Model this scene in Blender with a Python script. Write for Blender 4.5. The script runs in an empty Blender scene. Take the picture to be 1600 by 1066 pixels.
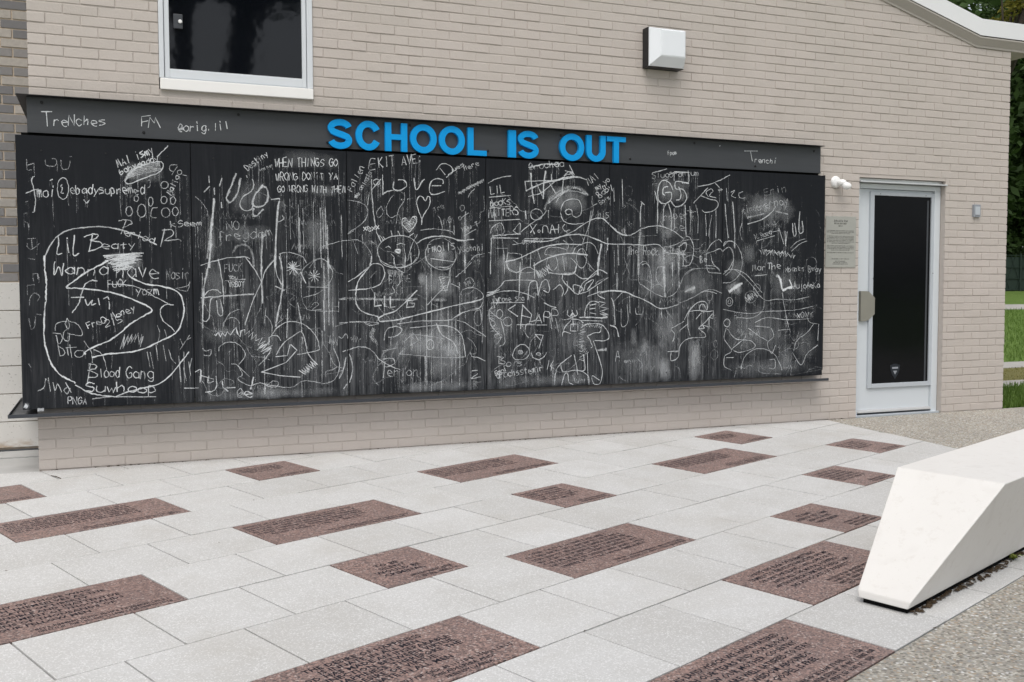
import bpy, bmesh, math, random
import numpy as np
from mathutils import Matrix, Vector
rnd = random.Random(7)
R_ = math.radians
scene = bpy.context.scene
col = scene.collection

# ------------------------------------------------------------------ camera
CAM = np.array([0.0, -7.04, 1.1704])
RIGHT = np.array([0.92488, -0.38024, -0.00224])
DOWN = np.array([-0.02225, -0.04823, -0.99859])
FWD = np.array([0.37960, 0.92363, -0.05306])
FPX = 1552.3                                   # focal length in pixels of the 1600 px wide photograph
cam_d = bpy.data.cameras.new('camera')
cam = bpy.data.objects.new('camera', cam_d)
col.objects.link(cam)
cam_d.sensor_width = 36.0
cam_d.lens = FPX / 1600 * 36
cam_d.clip_start = 0.05
cam_d.clip_end = 800
cam.matrix_world = Matrix(((RIGHT[0], -DOWN[0], -FWD[0], CAM[0]),
                           (RIGHT[1], -DOWN[1], -FWD[1], CAM[1]),
                           (RIGHT[2], -DOWN[2], -FWD[2], CAM[2]), (0, 0, 0, 1)))
scene.camera = cam

# ------------------------------------------------------------------ sky, sun, exposure
SUN_DIR = Vector((-0.24, -0.42, 0.875)).normalized()      # towards the sun
world = bpy.data.worlds.new('World'); scene.world = world
world.use_nodes = True
nt = world.node_tree; nt.nodes.clear()
sky = nt.nodes.new('ShaderNodeTexSky'); sky.sky_type = 'NISHITA'; sky.sun_disc = False
sky.sun_elevation = math.asin(SUN_DIR.z)
sky.sun_rotation = math.atan2(SUN_DIR.x, SUN_DIR.y)
sky.air_density = 1.0; sky.dust_density = 4.0; sky.ozone_density = 1.0
hs = nt.nodes.new('ShaderNodeHueSaturation'); hs.inputs['Saturation'].default_value = 0.36
bgn = nt.nodes.new('ShaderNodeBackground'); bgn.inputs['Strength'].default_value = 0.135
wo = nt.nodes.new('ShaderNodeOutputWorld')
nt.links.new(sky.outputs[0], hs.inputs['Color']); nt.links.new(hs.outputs[0], bgn.inputs['Color'])
nt.links.new(bgn.outputs[0], wo.inputs['Surface'])
sun_d = bpy.data.lights.new('sun', 'SUN'); sun_d.energy = 0.95; sun_d.angle = R_(55); sun_d.color = (1, 0.965, 0.92)
sun = bpy.data.objects.new('sun', sun_d); col.objects.link(sun)
sun.rotation_euler = SUN_DIR.to_track_quat('Z', 'Y').to_euler()
vs = scene.view_settings
scene.display_settings.display_device = 'sRGB'
vs.view_transform = 'Standard'; vs.look = 'None'; vs.gamma = 1.0; vs.use_curve_mapping = False
vs.exposure = 0.42
scene.cycles.transparent_max_bounces = 48
scene.cycles.max_bounces = 6
scene.cycles.use_denoising = True

# ------------------------------------------------------------------ pixel of the photograph -> place
SLOPE = 0.0248                                  # the paving rises gently towards the wall
def ray(px, py):
    return RIGHT * ((px - 800) / FPX) + DOWN * ((py - 533) / FPX) + FWD
def W(px, py, y=0.0):                           # on a plane parallel to the wall face (the face is y = 0)
    d = ray(px, py); t = (y - CAM[1]) / d[1]
    p = CAM + d * t
    return float(p[0]), float(p[2])
def G(px, py):                                  # on the paving
    d = ray(px, py); t = -(CAM[2] - SLOPE * CAM[1]) / (d[2] - SLOPE * d[1])
    p = CAM + d * t
    return float(p[0]), float(p[1])

# ------------------------------------------------------------------ helpers
def tag(o, label=None, cat=None, group=None, kind=None):
    if label: o['label'] = label
    if cat: o['category'] = cat
    if group: o['group'] = group
    if kind: o['kind'] = kind
    return o
def empty(name, loc=(0, 0, 0), label=None, cat=None, group=None):
    o = bpy.data.objects.new(name, None); col.objects.link(o); o.location = loc
    o.empty_display_size = 0.2
    return tag(o, label, cat, group)
def link(name, me, mat=None, parent=None, loc=None, rot=None, scale=None):
    if mat is not None and not me.materials: me.materials.append(mat)
    o = bpy.data.objects.new(name, me); col.objects.link(o)
    if parent is not None:
        o.parent = parent
        o.matrix_parent_inverse = Matrix.Identity(4)
    if loc: o.location = loc
    if rot: o.rotation_euler = rot
    if scale: o.scale = scale
    return o
def local(parent, loc):
    return None
class MB:
    """collects simple solids for ONE mesh"""
    def __init__(s): s.v = []; s.f = []
    def quad(s, *p):
        n = len(s.v); s.v += [tuple(q) for q in p]; s.f.append(tuple(range(n, n + len(p))))
    def box(s, x0, x1, y0, y1, z0, z1, b=0.0):
        if b <= 0:
            n = len(s.v)
            s.v += [(x, y, z) for z in (z0, z1) for y in (y0, y1) for x in (x0, x1)]
            for f in ((0, 2, 3, 1), (4, 5, 7, 6), (0, 1, 5, 4), (2, 6, 7, 3), (0, 4, 6, 2), (1, 3, 7, 5)):
                s.f.append(tuple(n + i for i in f))
        else:
            bm = bmesh.new(); bmesh.ops.create_cube(bm, size=1)
            for v in bm.verts:
                v.co = Vector(((x0 + x1) / 2 + v.co.x * (x1 - x0), (y0 + y1) / 2 + v.co.y * (y1 - y0), (z0 + z1) / 2 + v.co.z * (z1 - z0)))
            bmesh.ops.bevel(bm, geom=bm.edges[:], offset=b, segments=2, affect='EDGES', profile=0.5)
            s.bm(bm)
        return s
    def bm(s, bm):
        n = len(s.v); bm.verts.index_update()
        s.v += [tuple(v.co) for v in bm.verts]
        s.f += [tuple(n + v.index for v in f.verts) for f in bm.faces]
        bm.free()
    def prism(s, poly, y0, y1):                 # poly in (x, z), front at y0 (towards the viewer), back at y1
        n = len(s.v); k = len(poly)
        s.v += [(x, y0, z) for x, z in poly] + [(x, y1, z) for x, z in poly]
        s.f.append(tuple(n + i for i in range(k))); s.f.append(tuple(n + k + i for i in reversed(range(k))))
        for i in range(k):
            j = (i + 1) % k
            s.f.append((n + i, n + k + i, n + k + j, n + j))
        return s
    def tube(s, pts, rad, seg=8, cap=True):
        pts = [Vector(p) for p in pts]; n0 = len(s.v); k = len(pts)
        for i, p in enumerate(pts):
            d = (pts[min(i + 1, k - 1)] - pts[max(i - 1, 0)]).normalized()
            a = d.cross(Vector((0.123, 0.456, 0.88))); a.normalize(); b = d.cross(a)
            r = rad[i] if isinstance(rad, (list, tuple)) else rad
            for j in range(seg):
                t = 2 * math.pi * j / seg
                s.v.append(tuple(p + a * (r * math.cos(t)) + b * (r * math.sin(t))))
        for i in range(k - 1):
            for j in range(seg):
                a, b = n0 + i * seg + j, n0 + i * seg + (j + 1) % seg
                s.f.append((a, b, b + seg, a + seg))
        if cap:
            s.f.append(tuple(n0 + j for j in reversed(range(seg)))); s.f.append(tuple(n0 + (k - 1) * seg + j for j in range(seg)))
        return s
    def lathe(s, c, axis, prof, seg=20):        # prof: (distance along axis, radius)
        ax = Vector(axis).normalized(); c = Vector(c)
        a = ax.cross(Vector((0.3, 0.2, 0.93))).normalized(); b = ax.cross(a); n0 = len(s.v)
        for h, r in prof:
            for j in range(seg):
                t = 2 * math.pi * j / seg
                s.v.append(tuple(c + ax * h + a * (r * math.cos(t)) + b * (r * math.sin(t))))
        for i in range(len(prof) - 1):
            for j in range(seg):
                p, q = n0 + i * seg + j, n0 + i * seg + (j + 1) % seg
                s.f.append((p, q, q + seg, p + seg))
        s.f.append(tuple(n0 + j for j in reversed(range(seg)))); s.f.append(tuple(n0 + (len(prof) - 1) * seg + j for j in range(seg)))
        return s
    def build(s, name, mat, parent=None, smooth=False, fix=True, **kw):
        me = bpy.data.meshes.new(name); me.from_pydata(s.v, [], s.f); me.update()
        if fix:
            bm = bmesh.new(); bm.from_mesh(me); bmesh.ops.recalc_face_normals(bm, faces=bm.faces[:]); bm.to_mesh(me); bm.free()
        if smooth:
            for p in me.polygons: p.use_smooth = True
        return link(name, me, mat, parent, **kw)

# ------------------------------------------------------------------ materials
class NT:
    def __init__(s, name):
        s.m = bpy.data.materials.new(name); s.m.use_nodes = True
        s.t = s.m.node_tree; s.t.nodes.clear()
        s.out = s.t.nodes.new('ShaderNodeOutputMaterial')
    def n(s, typ, **kw):
        nd = s.t.nodes.new('ShaderNode' + typ)
        for k, v in kw.items():
            if hasattr(nd, k): setattr(nd, k, v)
            else: nd.inputs[k].default_value = v
        return nd
    def l(s, a, b): s.t.links.new(a, b); return s
    def val(s, a, sock):
        if isinstance(a, (int, float)): sock.default_value = a
        else: s.l(a, sock)
    def math(s, op, a, b=0.0, c=0.0, clamp=False):
        nd = s.n('Math', operation=op, use_clamp=clamp)
        s.val(a, nd.inputs[0]); s.val(b, nd.inputs[1]); s.val(c, nd.inputs[2])
        return nd.outputs[0]
    def ramp(s, fac, stops, interp='LINEAR'):
        nd = s.n('ValToRGB'); cr = nd.color_ramp; cr.interpolation = interp
        while len(cr.elements) < len(stops): cr.elements.new(0.5)
        for e, (p, c) in zip(cr.elements, stops):
            e.position = p; e.color = c if len(c) == 4 else (*c, 1)
        s.l(fac, nd.inputs['Fac']); return nd.outputs['Color']
    def mix(s, fac, a, b, blend='MIX'):
        nd = s.n('Mix', data_type='RGBA', blend_type=blend)
        s.val(fac, nd.inputs[0])
        for v, i in ((a, 6), (b, 7)):
            if isinstance(v, tuple): nd.inputs[i].default_value = v if len(v) == 4 else (*v, 1)
            else: s.l(v, nd.inputs[i])
        return nd.outputs[2]
    def noise(s, vec, scale, detail=3.0, rough=0.55, out='Fac'):
        nd = s.n('TexNoise', Scale=scale, Detail=detail, Roughness=rough); s.l(vec, nd.inputs['Vector']); return nd.outputs[out]
    def pos(s): return s.n('NewGeometry').outputs['Position']
    def obj(s): return s.n('TexCoord').outputs['Object']
    def mapv(s, vec, scale=(1, 1, 1), loc=(0, 0, 0)):
        nd = s.n('Mapping'); nd.inputs['Scale'].default_value = scale; nd.inputs['Location'].default_value = loc
        s.l(vec, nd.inputs['Vector']); return nd.outputs[0]
    def bump(s, h, strength, dist=0.01):
        nd = s.n('Bump', Strength=strength, Distance=dist); s.l(h, nd.inputs['Height']); return nd.outputs[0]
    def finish(s, color, rough=0.7, normal=None, spec=0.4, metal=0.0, **kw):
        b = s.n('BsdfPrincipled')
        if isinstance(color, tuple): b.inputs['Base Color'].default_value = (*color[:3], 1)
        else: s.l(color, b.inputs['Base Color'])
        s.val(rough, b.inputs['Roughness']); b.inputs['Specular IOR Level'].default_value = spec; b.inputs['Metallic'].default_value = metal
        for k, v in kw.items(): b.inputs[k].default_value = v
        if normal is not None: s.l(normal, b.inputs['Normal'])
        s.l(b.outputs[0], s.out.inputs['Surface']); return s.m
M = {}
def plain(name, c, rough=0.6, spec=0.4, metal=0.0, var=0.08, nscale=6.0, bump=0.0, bscale=80):
    t = NT(name); p = t.pos()
    f = t.noise(p, nscale, 4)
    colr = t.mix(f, tuple(x * (1 - var) for x in c), tuple(min(1, x * (1 + var)) for x in c))
    nm = t.bump(t.noise(p, bscale, 3), bump, 0.004) if bump else None
    M[name] = t.finish(colr, rough, nm, spec, metal); return M[name]

def painted_brick():
    t = NT('painted_brick'); p = t.pos()
    big = t.noise(p, 0.9, 3); mid = t.noise(p, 5.0, 4)
    streak = t.noise(t.mapv(p, (3.0, 3.0, 0.35)), 1.6, 4)
    a = t.mix(t.ramp(big, [(0.38, (0, 0, 0)), (0.62, (1, 1, 1))]), (0.505, 0.460, 0.420), (0.530, 0.478, 0.440))
    a = t.mix(t.math('MULTIPLY', t.ramp(mid, [(0.45, (0, 0, 0)), (0.8, (1, 1, 1))]), 0.30), a, (0.455, 0.412, 0.37))
    a = t.mix(t.math('MULTIPLY', t.ramp(streak, [(0.5, (0, 0, 0)), (0.75, (1, 1, 1))]), 0.25), a, (0.45, 0.405, 0.36))
    rn = t.n('ObjectInfo').outputs['Random']
    a = t.mix(t.math('MULTIPLY', rn, 0.10), a, (0.40, 0.36, 0.32))
    chip = t.noise(p, 38, 3)
    a = t.mix(t.math('MULTIPLY', t.ramp(chip, [(0.72, (0, 0, 0)), (0.78, (1, 1, 1))]), 0.35), a, (0.30, 0.26, 0.22))
    h = t.math('ADD', t.noise(p, 60, 4), t.math('MULTIPLY', t.noise(p, 14, 2), 0.8))
    M['brick'] = t.finish(a, 0.62, t.bump(h, 0.35, 0.006), 0.35)
painted_brick()
def raw_brick(name, stops):
    t = NT(name); p = t.pos()
    rn = t.n('ObjectInfo').outputs['Random']
    c = t.ramp(rn, stops, 'CONSTANT')
    n = t.noise(p, 45, 5)
    c = t.mix(t.math('MULTIPLY', n, 0.5), c, (0.14, 0.13, 0.125))
    M[name] = t.finish(c, 0.85, t.bump(n, 0.4, 0.004), 0.25)
raw_brick('grey_brick', [(0.0, (0.255, 0.25, 0.25)), (0.30, (0.20, 0.20, 0.207)), (0.5, (0.46, 0.43, 0.39)), (0.72, (0.29, 0.28, 0.275)), (0.86, (0.49, 0.455, 0.41))])
plain('buff_mortar', (0.60, 0.51, 0.41), 0.9, 0.2, var=0.15, nscale=30, bump=0.3)
def concrete_block():
    t = NT('concrete_block'); p = t.pos()
    c = t.mix(t.noise(p, 3, 5), (0.58, 0.565, 0.535), (0.70, 0.69, 0.66))
    pit = t.noise(p, 70, 2)
    c = t.mix(t.math('MULTIPLY', t.ramp(pit, [(0.66, (0, 0, 0)), (0.72, (1, 1, 1))]), 0.7), c, (0.22, 0.20, 0.18))
    sep = t.n('SeparateXYZ'); t.l(p, sep.inputs[0])
    rust = t.math('MULTIPLY', t.ramp(t.noise(t.mapv(p, (2, 2, 5)), 4, 4), [(0.45, (0, 0, 0)), (0.62, (1, 1, 1))]),
                  t.ramp(sep.outputs['Z'], [(0.02, (1, 1, 1)), (0.10, (0, 0, 0))]))
    c = t.mix(t.math('MULTIPLY', rust, 0.75), c, (0.30, 0.17, 0.06))
    M['concrete_block'] = t.finish(c, 0.9, t.bump(t.noise(p, 90, 3), 0.3, 0.004), 0.25)
concrete_block()
def paver_mat():
    t = NT('paver'); p = t.pos(); rn = t.n('ObjectInfo').outputs['Random']
    base = t.mix(rn, (0.500, 0.498, 0.485), (0.570, 0.570, 0.560))
    blotch = t.noise(p, 3.2, 5, 0.6)
    base = t.mix(t.math('MULTIPLY', t.ramp(blotch, [(0.42, (0, 0, 0)), (0.72, (1, 1, 1))]), 0.45), base, (0.43, 0.42, 0.395))
    sp = t.n('TexVoronoi', Scale=230.0); t.l(p, sp.inputs['Vector'])
    spc = t.n('SeparateColor'); t.l(sp.outputs['Color'], spc.inputs[0])
    base = t.mix(t.math('MULTIPLY', t.ramp(spc.outputs[0], [(0.80, (0, 0, 0)), (0.84, (1, 1, 1))]), 0.50), base, (0.80, 0.80, 0.80))
    base = t.mix(t.math('MULTIPLY', t.ramp(spc.outputs[1], [(0.80, (0, 0, 0)), (0.86, (1, 1, 1))]), 0.30), base, (0.40, 0.395, 0.38))
    grime = t.noise(p, 1.1, 6, 0.7)
    base = t.mix(t.math('MULTIPLY', t.ramp(grime, [(0.50, (0, 0, 0)), (0.66, (1, 1, 1))]), 0.28), base, (0.40, 0.375, 0.33))
    st = t.noise(p, 11, 3)
    base = t.mix(t.math('MULTIPLY', t.ramp(st, [(0.70, (0, 0, 0)), (0.76, (1, 1, 1))]), 0.30), base, (0.36, 0.33, 0.28))
    M['paver'] = t.finish(base, 0.72, t.bump(t.noise(p, 170, 2), 0.22, 0.003), 0.35)
paver_mat()
def granite_mat():
    t = NT('granite'); p = t.pos(); rn = t.n('ObjectInfo').outputs['Random']
    v = t.n('TexVoronoi', Scale=155.0); t.l(p, v.inputs['Vector'])
    sc = t.n('SeparateColor'); t.l(v.outputs['Color'], sc.inputs[0])
    c = t.ramp(sc.outputs[0], [(0.0, (0.095, 0.074, 0.072)), (0.17, (0.20, 0.140, 0.126)), (0.45, (0.275, 0.190, 0.168)), (0.72, (0.365, 0.245, 0.212)), (0.93, (0.48, 0.40, 0.37))], 'CONSTANT')
    n = t.noise(p, 7, 5, 0.65)
    c = t.mix(t.math('MULTIPLY', t.ramp(n, [(0.4, (0, 0, 0)), (0.7, (1, 1, 1))]), 0.35), c, (0.16, 0.13, 0.13))
    c = t.mix(t.math('MULTIPLY', rn, 0.22), c, (0.17, 0.115, 0.10))
    M['granite'] = t.finish(c, 0.5, t.bump(sc.outputs[1], 0.08, 0.002), 0.35)
granite_mat()
plain('inscription', (0.016, 0.016, 0.024), 0.7, 0.2, var=0.5, nscale=60)
plain('joint_sand', (0.15, 0.14, 0.12), 0.95, 0.1, var=0.4, nscale=25)
def aggregate_mat():
    t = NT('aggregate'); p = t.pos()
    v = t.n('TexVoronoi', Scale=95.0); t.l(p, v.inputs['Vector'])
    sc = t.n('SeparateColor'); t.l(v.outputs['Color'], sc.inputs[0])
    c = t.ramp(sc.outputs[0], [(0.0, (0.167, 0.153, 0.130)), (0.18, (0.322, 0.294, 0.253)), (0.42, (0.454, 0.422, 0.362)), (0.62, (0.379, 0.296, 0.213)), (0.72, (0.554, 0.527, 0.471)), (0.88, (0.307, 0.307, 0.298)), (0.96, (0.747, 0.747, 0.741))], 'CONSTANT')
    edge = t.ramp(v.outputs['Distance'], [(0.35, (0, 0, 0)), (0.75, (1, 1, 1))])
    c = t.mix(t.math('MULTIPLY', edge, 0.75), c, (0.313, 0.299, 0.262))
    n = t.noise(p, 1.6, 5)
    c = t.mix(t.math('MULTIPLY', t.ramp(n, [(0.4, (0, 0, 0)), (0.7, (1, 1, 1))]), 0.35), c, (0.264, 0.251, 0.218))
    M['aggregate'] = t.finish(c, 0.8, t.bump(t.math('SUBTRACT', 1.0, v.outputs['Distance']), 0.5, 0.006), 0.35)
aggregate_mat()
plain('slab_concrete', (0.44, 0.44, 0.43), 0.85, 0.25, var=0.22, nscale=5, bump=0.2)
plain('path_concrete', (0.36, 0.345, 0.32), 0.9, 0.2, var=0.15, nscale=3)
def bench_mat():
    t = NT('cast_concrete'); p = t.pos()
    c = t.mix(t.noise(p, 4, 5), (0.70, 0.68, 0.645), (0.76, 0.745, 0.715))
    pit = t.noise(p, 120, 2)
    c = t.mix(t.math('MULTIPLY', t.ramp(pit, [(0.70, (0, 0, 0)), (0.74, (1, 1, 1))]), 0.35), c, (0.50, 0.45, 0.38))
    st = t.noise(t.mapv(p, (1, 1, 0.3)), 9, 4)
    c = t.mix(t.math('MULTIPLY', t.ramp(st, [(0.55, (0, 0, 0)), (0.8, (1, 1, 1))]), 0.25), c, (0.52, 0.49, 0.45))
    grime = t.math('MULTIPLY', t.ramp(t.noise(p, 22, 5, 0.7), [(0.56, (0, 0, 0)), (0.70, (1, 1, 1))]), 0.22)
    c = t.mix(grime, c, (0.47, 0.42, 0.36))
    M['cast_concrete'] = t.finish(c, 0.6, t.bump(t.noise(p, 90, 3), 0.10, 0.003), 0.35)
bench_mat()
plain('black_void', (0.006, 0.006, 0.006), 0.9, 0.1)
def steel(name, c, rough):
    t = NT(name); p = t.pos()
    n = t.noise(t.mapv(p, (1, 1, 8)), 2.5, 4)
    cc = t.mix(n, tuple(x * 0.82 for x in c), tuple(x * 1.18 for x in c))
    r = t.math('ADD', t.math('MULTIPLY', t.noise(p, 5, 4), 0.25), rough - 0.12)
    M[name] = t.finish(cc, r, None, 0.45)
steel('header_steel', (0.052, 0.056, 0.062), 0.5)
steel('tray_steel', (0.040, 0.045, 0.054), 0.42)
plain('bolt_black', (0.012, 0.012, 0.013), 0.45, 0.4)
plain('letter_blue', (0.003, 0.315, 0.74), 0.5, 0.2, var=0.04)
plain('white_metal', (0.66, 0.69, 0.72), 0.4, 0.45, var=0.03)
plain('sill_white', (0.86, 0.85, 0.83), 0.5, 0.4, var=0.03)
plain('door_paint', (0.62, 0.66, 0.69), 0.38, 0.45, var=0.04, nscale=3)
plain('door_trim', (0.47, 0.505, 0.54), 0.35, 0.5, var=0.05)
plain('drip_metal', (0.72, 0.73, 0.74), 0.3, 0.5, metal=0.5)
plain('guard_metal', (0.36, 0.345, 0.30), 0.42, 0.5, metal=0.6, var=0.1)
plain('plaque_metal', (0.42, 0.42, 0.385), 0.45, 0.5, metal=0.25, var=0.05)
plain('plaque_ink', (0.06, 0.06, 0.055), 0.6, 0.3)
plain('box_grey', (0.28, 0.30, 0.33), 0.5, 0.4)
plain('lamp_black', (0.010, 0.010, 0.012), 0.4, 0.4)
plain('bulb_white', (0.84, 0.84, 0.83), 0.3, 0.5, var=0.02)
plain('roof_white', (0.86, 0.87, 0.89), 0.4, 0.45, var=0.03, nscale=2)
plain('roof_trim', (0.40, 0.375, 0.34), 0.6, 0.35, var=0.06)
plain('roof_top', (0.20, 0.20, 0.20), 0.9, 0.2)
plain('shield_film', (0.014, 0.018, 0.026), 0.3, 0.4)
plain('latch_dark', (0.055, 0.06, 0.068), 0.4, 0.4)
def lens_mat():
    t = NT('lamp_lens')
    M['lamp_lens'] = t.finish((0.80, 0.83, 0.86), 0.22, None, 0.5)
lens_mat()
def glass_dark(name, base, rough, spec):
    t = NT(name); p = t.pos()
    c = t.mix(t.noise(p, 2.5, 3), tuple(x * 0.7 for x in base), tuple(x * 1.3 for x in base))
    M[name] = t.finish(c, rough, t.bump(t.noise(p, 3.0, 3), 0.06, 0.02), spec)
glass_dark('window_glass', (0.0035, 0.0045, 0.0065), 0.045, 0.42)
glass_dark('door_glass', (0.0035, 0.004, 0.0055), 0.12, 0.18)
def board_mat():
    t = NT('chalkboard'); p = t.pos()
    sep = t.n('SeparateXYZ'); t.l(p, sep.inputs[0])
    base = t.mix(t.noise(p, 2.5, 4), (0.0070, 0.0086, 0.0118), (0.0105, 0.0122, 0.0155))
    # chalk dust carried down the board by rain
    zone = t.noise(t.mapv(p, (1.25, 1, 0.75), (3.1, 0, 0.4)), 1.7, 4, 0.6)
    zone = t.ramp(zone, [(0.36, (0, 0, 0)), (0.70, (1, 1, 1))])
    low = t.ramp(t.math('DIVIDE', t.math('SUBTRACT', sep.outputs['Z'], 0.40), 1.73), [(0.0, (1, 1, 1)), (0.45, (0.75,) * 3), (0.72, (0.30,) * 3), (1.0, (0.05,) * 3)])
    left = t.ramp(t.math('DIVIDE', t.math('ADD', sep.outputs['X'], 0.5), 6.3), [(0.0, (0.25,) * 3), (0.15, (0.35,) * 3), (0.20, (0.85,) * 3), (0.55, (1,) * 3), (0.83, (1,) * 3), (0.90, (0.6,) * 3), (0.97, (0.15,) * 3)])
    m = t.math('MULTIPLY', t.math('MULTIPLY', low, left), t.math('ADD', t.math('MULTIPLY', zone, 0.8), 0.25))
    fine = t.noise(t.mapv(p, (95, 1, 5.0)), 1.0, 3, 0.6)
    mid = t.noise(t.mapv(p, (26, 1, 1.6), (9, 0, 2)), 1.0, 4, 0.6)
    s = t.math('ADD', t.math('MULTIPLY', t.ramp(fine, [(0.42, (0, 0, 0)), (0.72, (1, 1, 1))]), 0.55), t.math('MULTIPLY', t.ramp(mid, [(0.45, (0, 0, 0)), (0.75, (1, 1, 1))]), 0.75))
    d = t.math('MULTIPLY', t.math('MULTIPLY', m, s), 0.24, clamp=True)
    veil = t.math('MULTIPLY', m, 0.018)
    c = t.mix(t.math('ADD', d, veil, clamp=True), base, (0.62, 0.64, 0.66))
    M['chalkboard'] = t.finish(c, 0.6, None, 0.18)
board_mat()
def chalk_mat(name, smear=False, tint=(0.80, 0.83, 0.85)):
    t = NT(name); p = t.pos()
    uv = t.n('UVMap', uv_map='UVMap').outputs[0]
    sep = t.n('SeparateXYZ'); t.l(uv, sep.inputs[0])
    st = t.n('Attribute', attribute_name='strength').outputs['Fac']
    if smear:
        r = t.math('SQRT', t.math('ADD', t.math('POWER', t.math('ABSOLUTE', sep.outputs['X']), 2.5), t.math('POWER', t.math('ABSOLUTE', sep.outputs['Y']), 2.5)))
        wob = t.math('MULTIPLY', t.math('SUBTRACT', t.noise(p, 7, 4, 0.65), 0.5), 1.5)
        fall = t.ramp(t.math('ADD', r, wob), [(0.15, (1, 1, 1)), (0.95, (0, 0, 0))])
        n = t.math('ADD', t.math('MULTIPLY', t.noise(t.mapv(p, (110, 1, 5)), 1.0, 4, 0.7), 1.0), t.math('MULTIPLY', t.noise(t.mapv(p, (22, 1, 5)), 1.0, 4, 0.7), 0.9))
        a = t.math('MULTIPLY', t.math('MULTIPLY', fall, st), t.ramp(n, [(0.62, (0, 0, 0)), (1.25, (1, 1, 1))]), clamp=True)
    else:
        prof = t.math('SUBTRACT', 1.0, t.math('POWER', t.math('ABSOLUTE', sep.outputs['Y']), 2.2))
        g1 = t.noise(p, 210, 2, 0.65); g2 = t.noise(t.mapv(p, (1, 1, 0.7)), 42, 3, 0.65); g3 = t.noise(p, 9, 3, 0.6)
        g = t.math('ADD', t.math('ADD', t.math('MULTIPLY', g1, 0.85), t.math('MULTIPLY', g2, 0.55)), t.math('MULTIPLY', g3, 0.45))
        lvl = t.math('ADD', t.math('MULTIPLY', prof, t.math('ADD', t.math('MULTIPLY', st, 0.70), 0.12)), t.math('SUBTRACT', g, 1.16))
        a = t.math('MULTIPLY', t.ramp(lvl, [(0.0, (0, 0, 0)), (0.55, (1, 1, 1))]), t.math('ADD', t.math('MULTIPLY', st, 0.50), 0.38), clamp=True)
    tr = t.n('BsdfTransparent'); df = t.n('BsdfDiffuse'); df.inputs['Color'].default_value = (*tint, 1)
    mx = t.n('MixShader'); t.l(a, mx.inputs[0]); t.l(tr.outputs[0], mx.inputs[1]); t.l(df.outputs[0], mx.inputs[2])
    t.l(mx.outputs[0], t.out.inputs['Surface']); M[name] = t.m
chalk_mat('chalk'); chalk_mat('chalk_dust', True)
def leaf_mat(name, a, b, c3):
    t = NT(name); p = t.pos()
    n = t.noise(p, 1.3, 3); n2 = t.n('TexWhiteNoise'); t.l(p, n2.inputs['Vector'])
    c = t.mix(n, a, b); c = t.mix(t.math('MULTIPLY', n2.outputs['Value'], 0.35), c, c3)
    pr = t.n('BsdfPrincipled'); t.l(c, pr.inputs['Base Color']); pr.inputs['Roughness'].default_value = 0.6; pr.inputs['Specular IOR Level'].default_value = 0.3
    tl = t.n('BsdfTranslucent'); t.l(c, tl.inputs['Color'])
    mx = t.n('MixShader'); mx.inputs[0].default_value = 0.3; t.l(pr.outputs[0], mx.inputs[1]); t.l(tl.outputs[0], mx.inputs[2])
    t.l(mx.outputs[0], t.out.inputs['Surface']); M[name] = t.m
leaf_mat('leaf_green', (0.030, 0.065, 0.018), (0.055, 0.105, 0.028), (0.09, 0.13, 0.03))
leaf_mat('leaf_yellow', (0.11, 0.14, 0.025), (0.26, 0.23, 0.04), (0.33, 0.22, 0.04))
leaf_mat('leaf_vine', (0.10, 0.19, 0.03), (0.21, 0.27, 0.045), (0.32, 0.16, 0.05))
leaf_mat('grass_blade', (0.075, 0.16, 0.022), (0.12, 0.22, 0.035), (0.20, 0.22, 0.06))
leaf_mat('grass_dry', (0.21, 0.20, 0.07), (0.27, 0.23, 0.09), (0.14, 0.17, 0.04))
plain('bark', (0.055, 0.045, 0.036), 0.9, 0.2, var=0.4, nscale=9, bump=0.6, bscale=25)
plain('litter', (0.07, 0.05, 0.032), 0.95, 0.1, var=0.5, nscale=40)
plain('fence_green', (0.018, 0.032, 0.024), 0.6, 0.3)
def lawn_mat():
    t = NT('lawn'); p = t.pos()
    n = t.noise(p, 0.8, 4); f = t.noise(p, 26, 4)
    c = t.mix(n, (0.065, 0.135, 0.024), (0.105, 0.185, 0.038)); c = t.mix(t.math('MULTIPLY', f, 0.5), c, (0.15, 0.17, 0.05))
    M['lawn'] = t.finish(c, 0.95, t.bump(f, 0.8, 0.03), 0.15)
lawn_mat()
# ================================================================== the ground
T = 0.44
PO = np.array([1.7301, -4.708]); PU = np.array([0.9278, 0.373]) * T * 1.013; PV = np.array([-0.373, 0.9278]) * T
def puv(u, v):
    p = PO + PU * u + PV * v; return float(p[0]), float(p[1])
ANG = math.atan(SLOPE)
def struct(name, mb, mat, **kw):
    o = mb.build(name, M[mat], **kw); o['kind'] = 'structure'; return o
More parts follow.
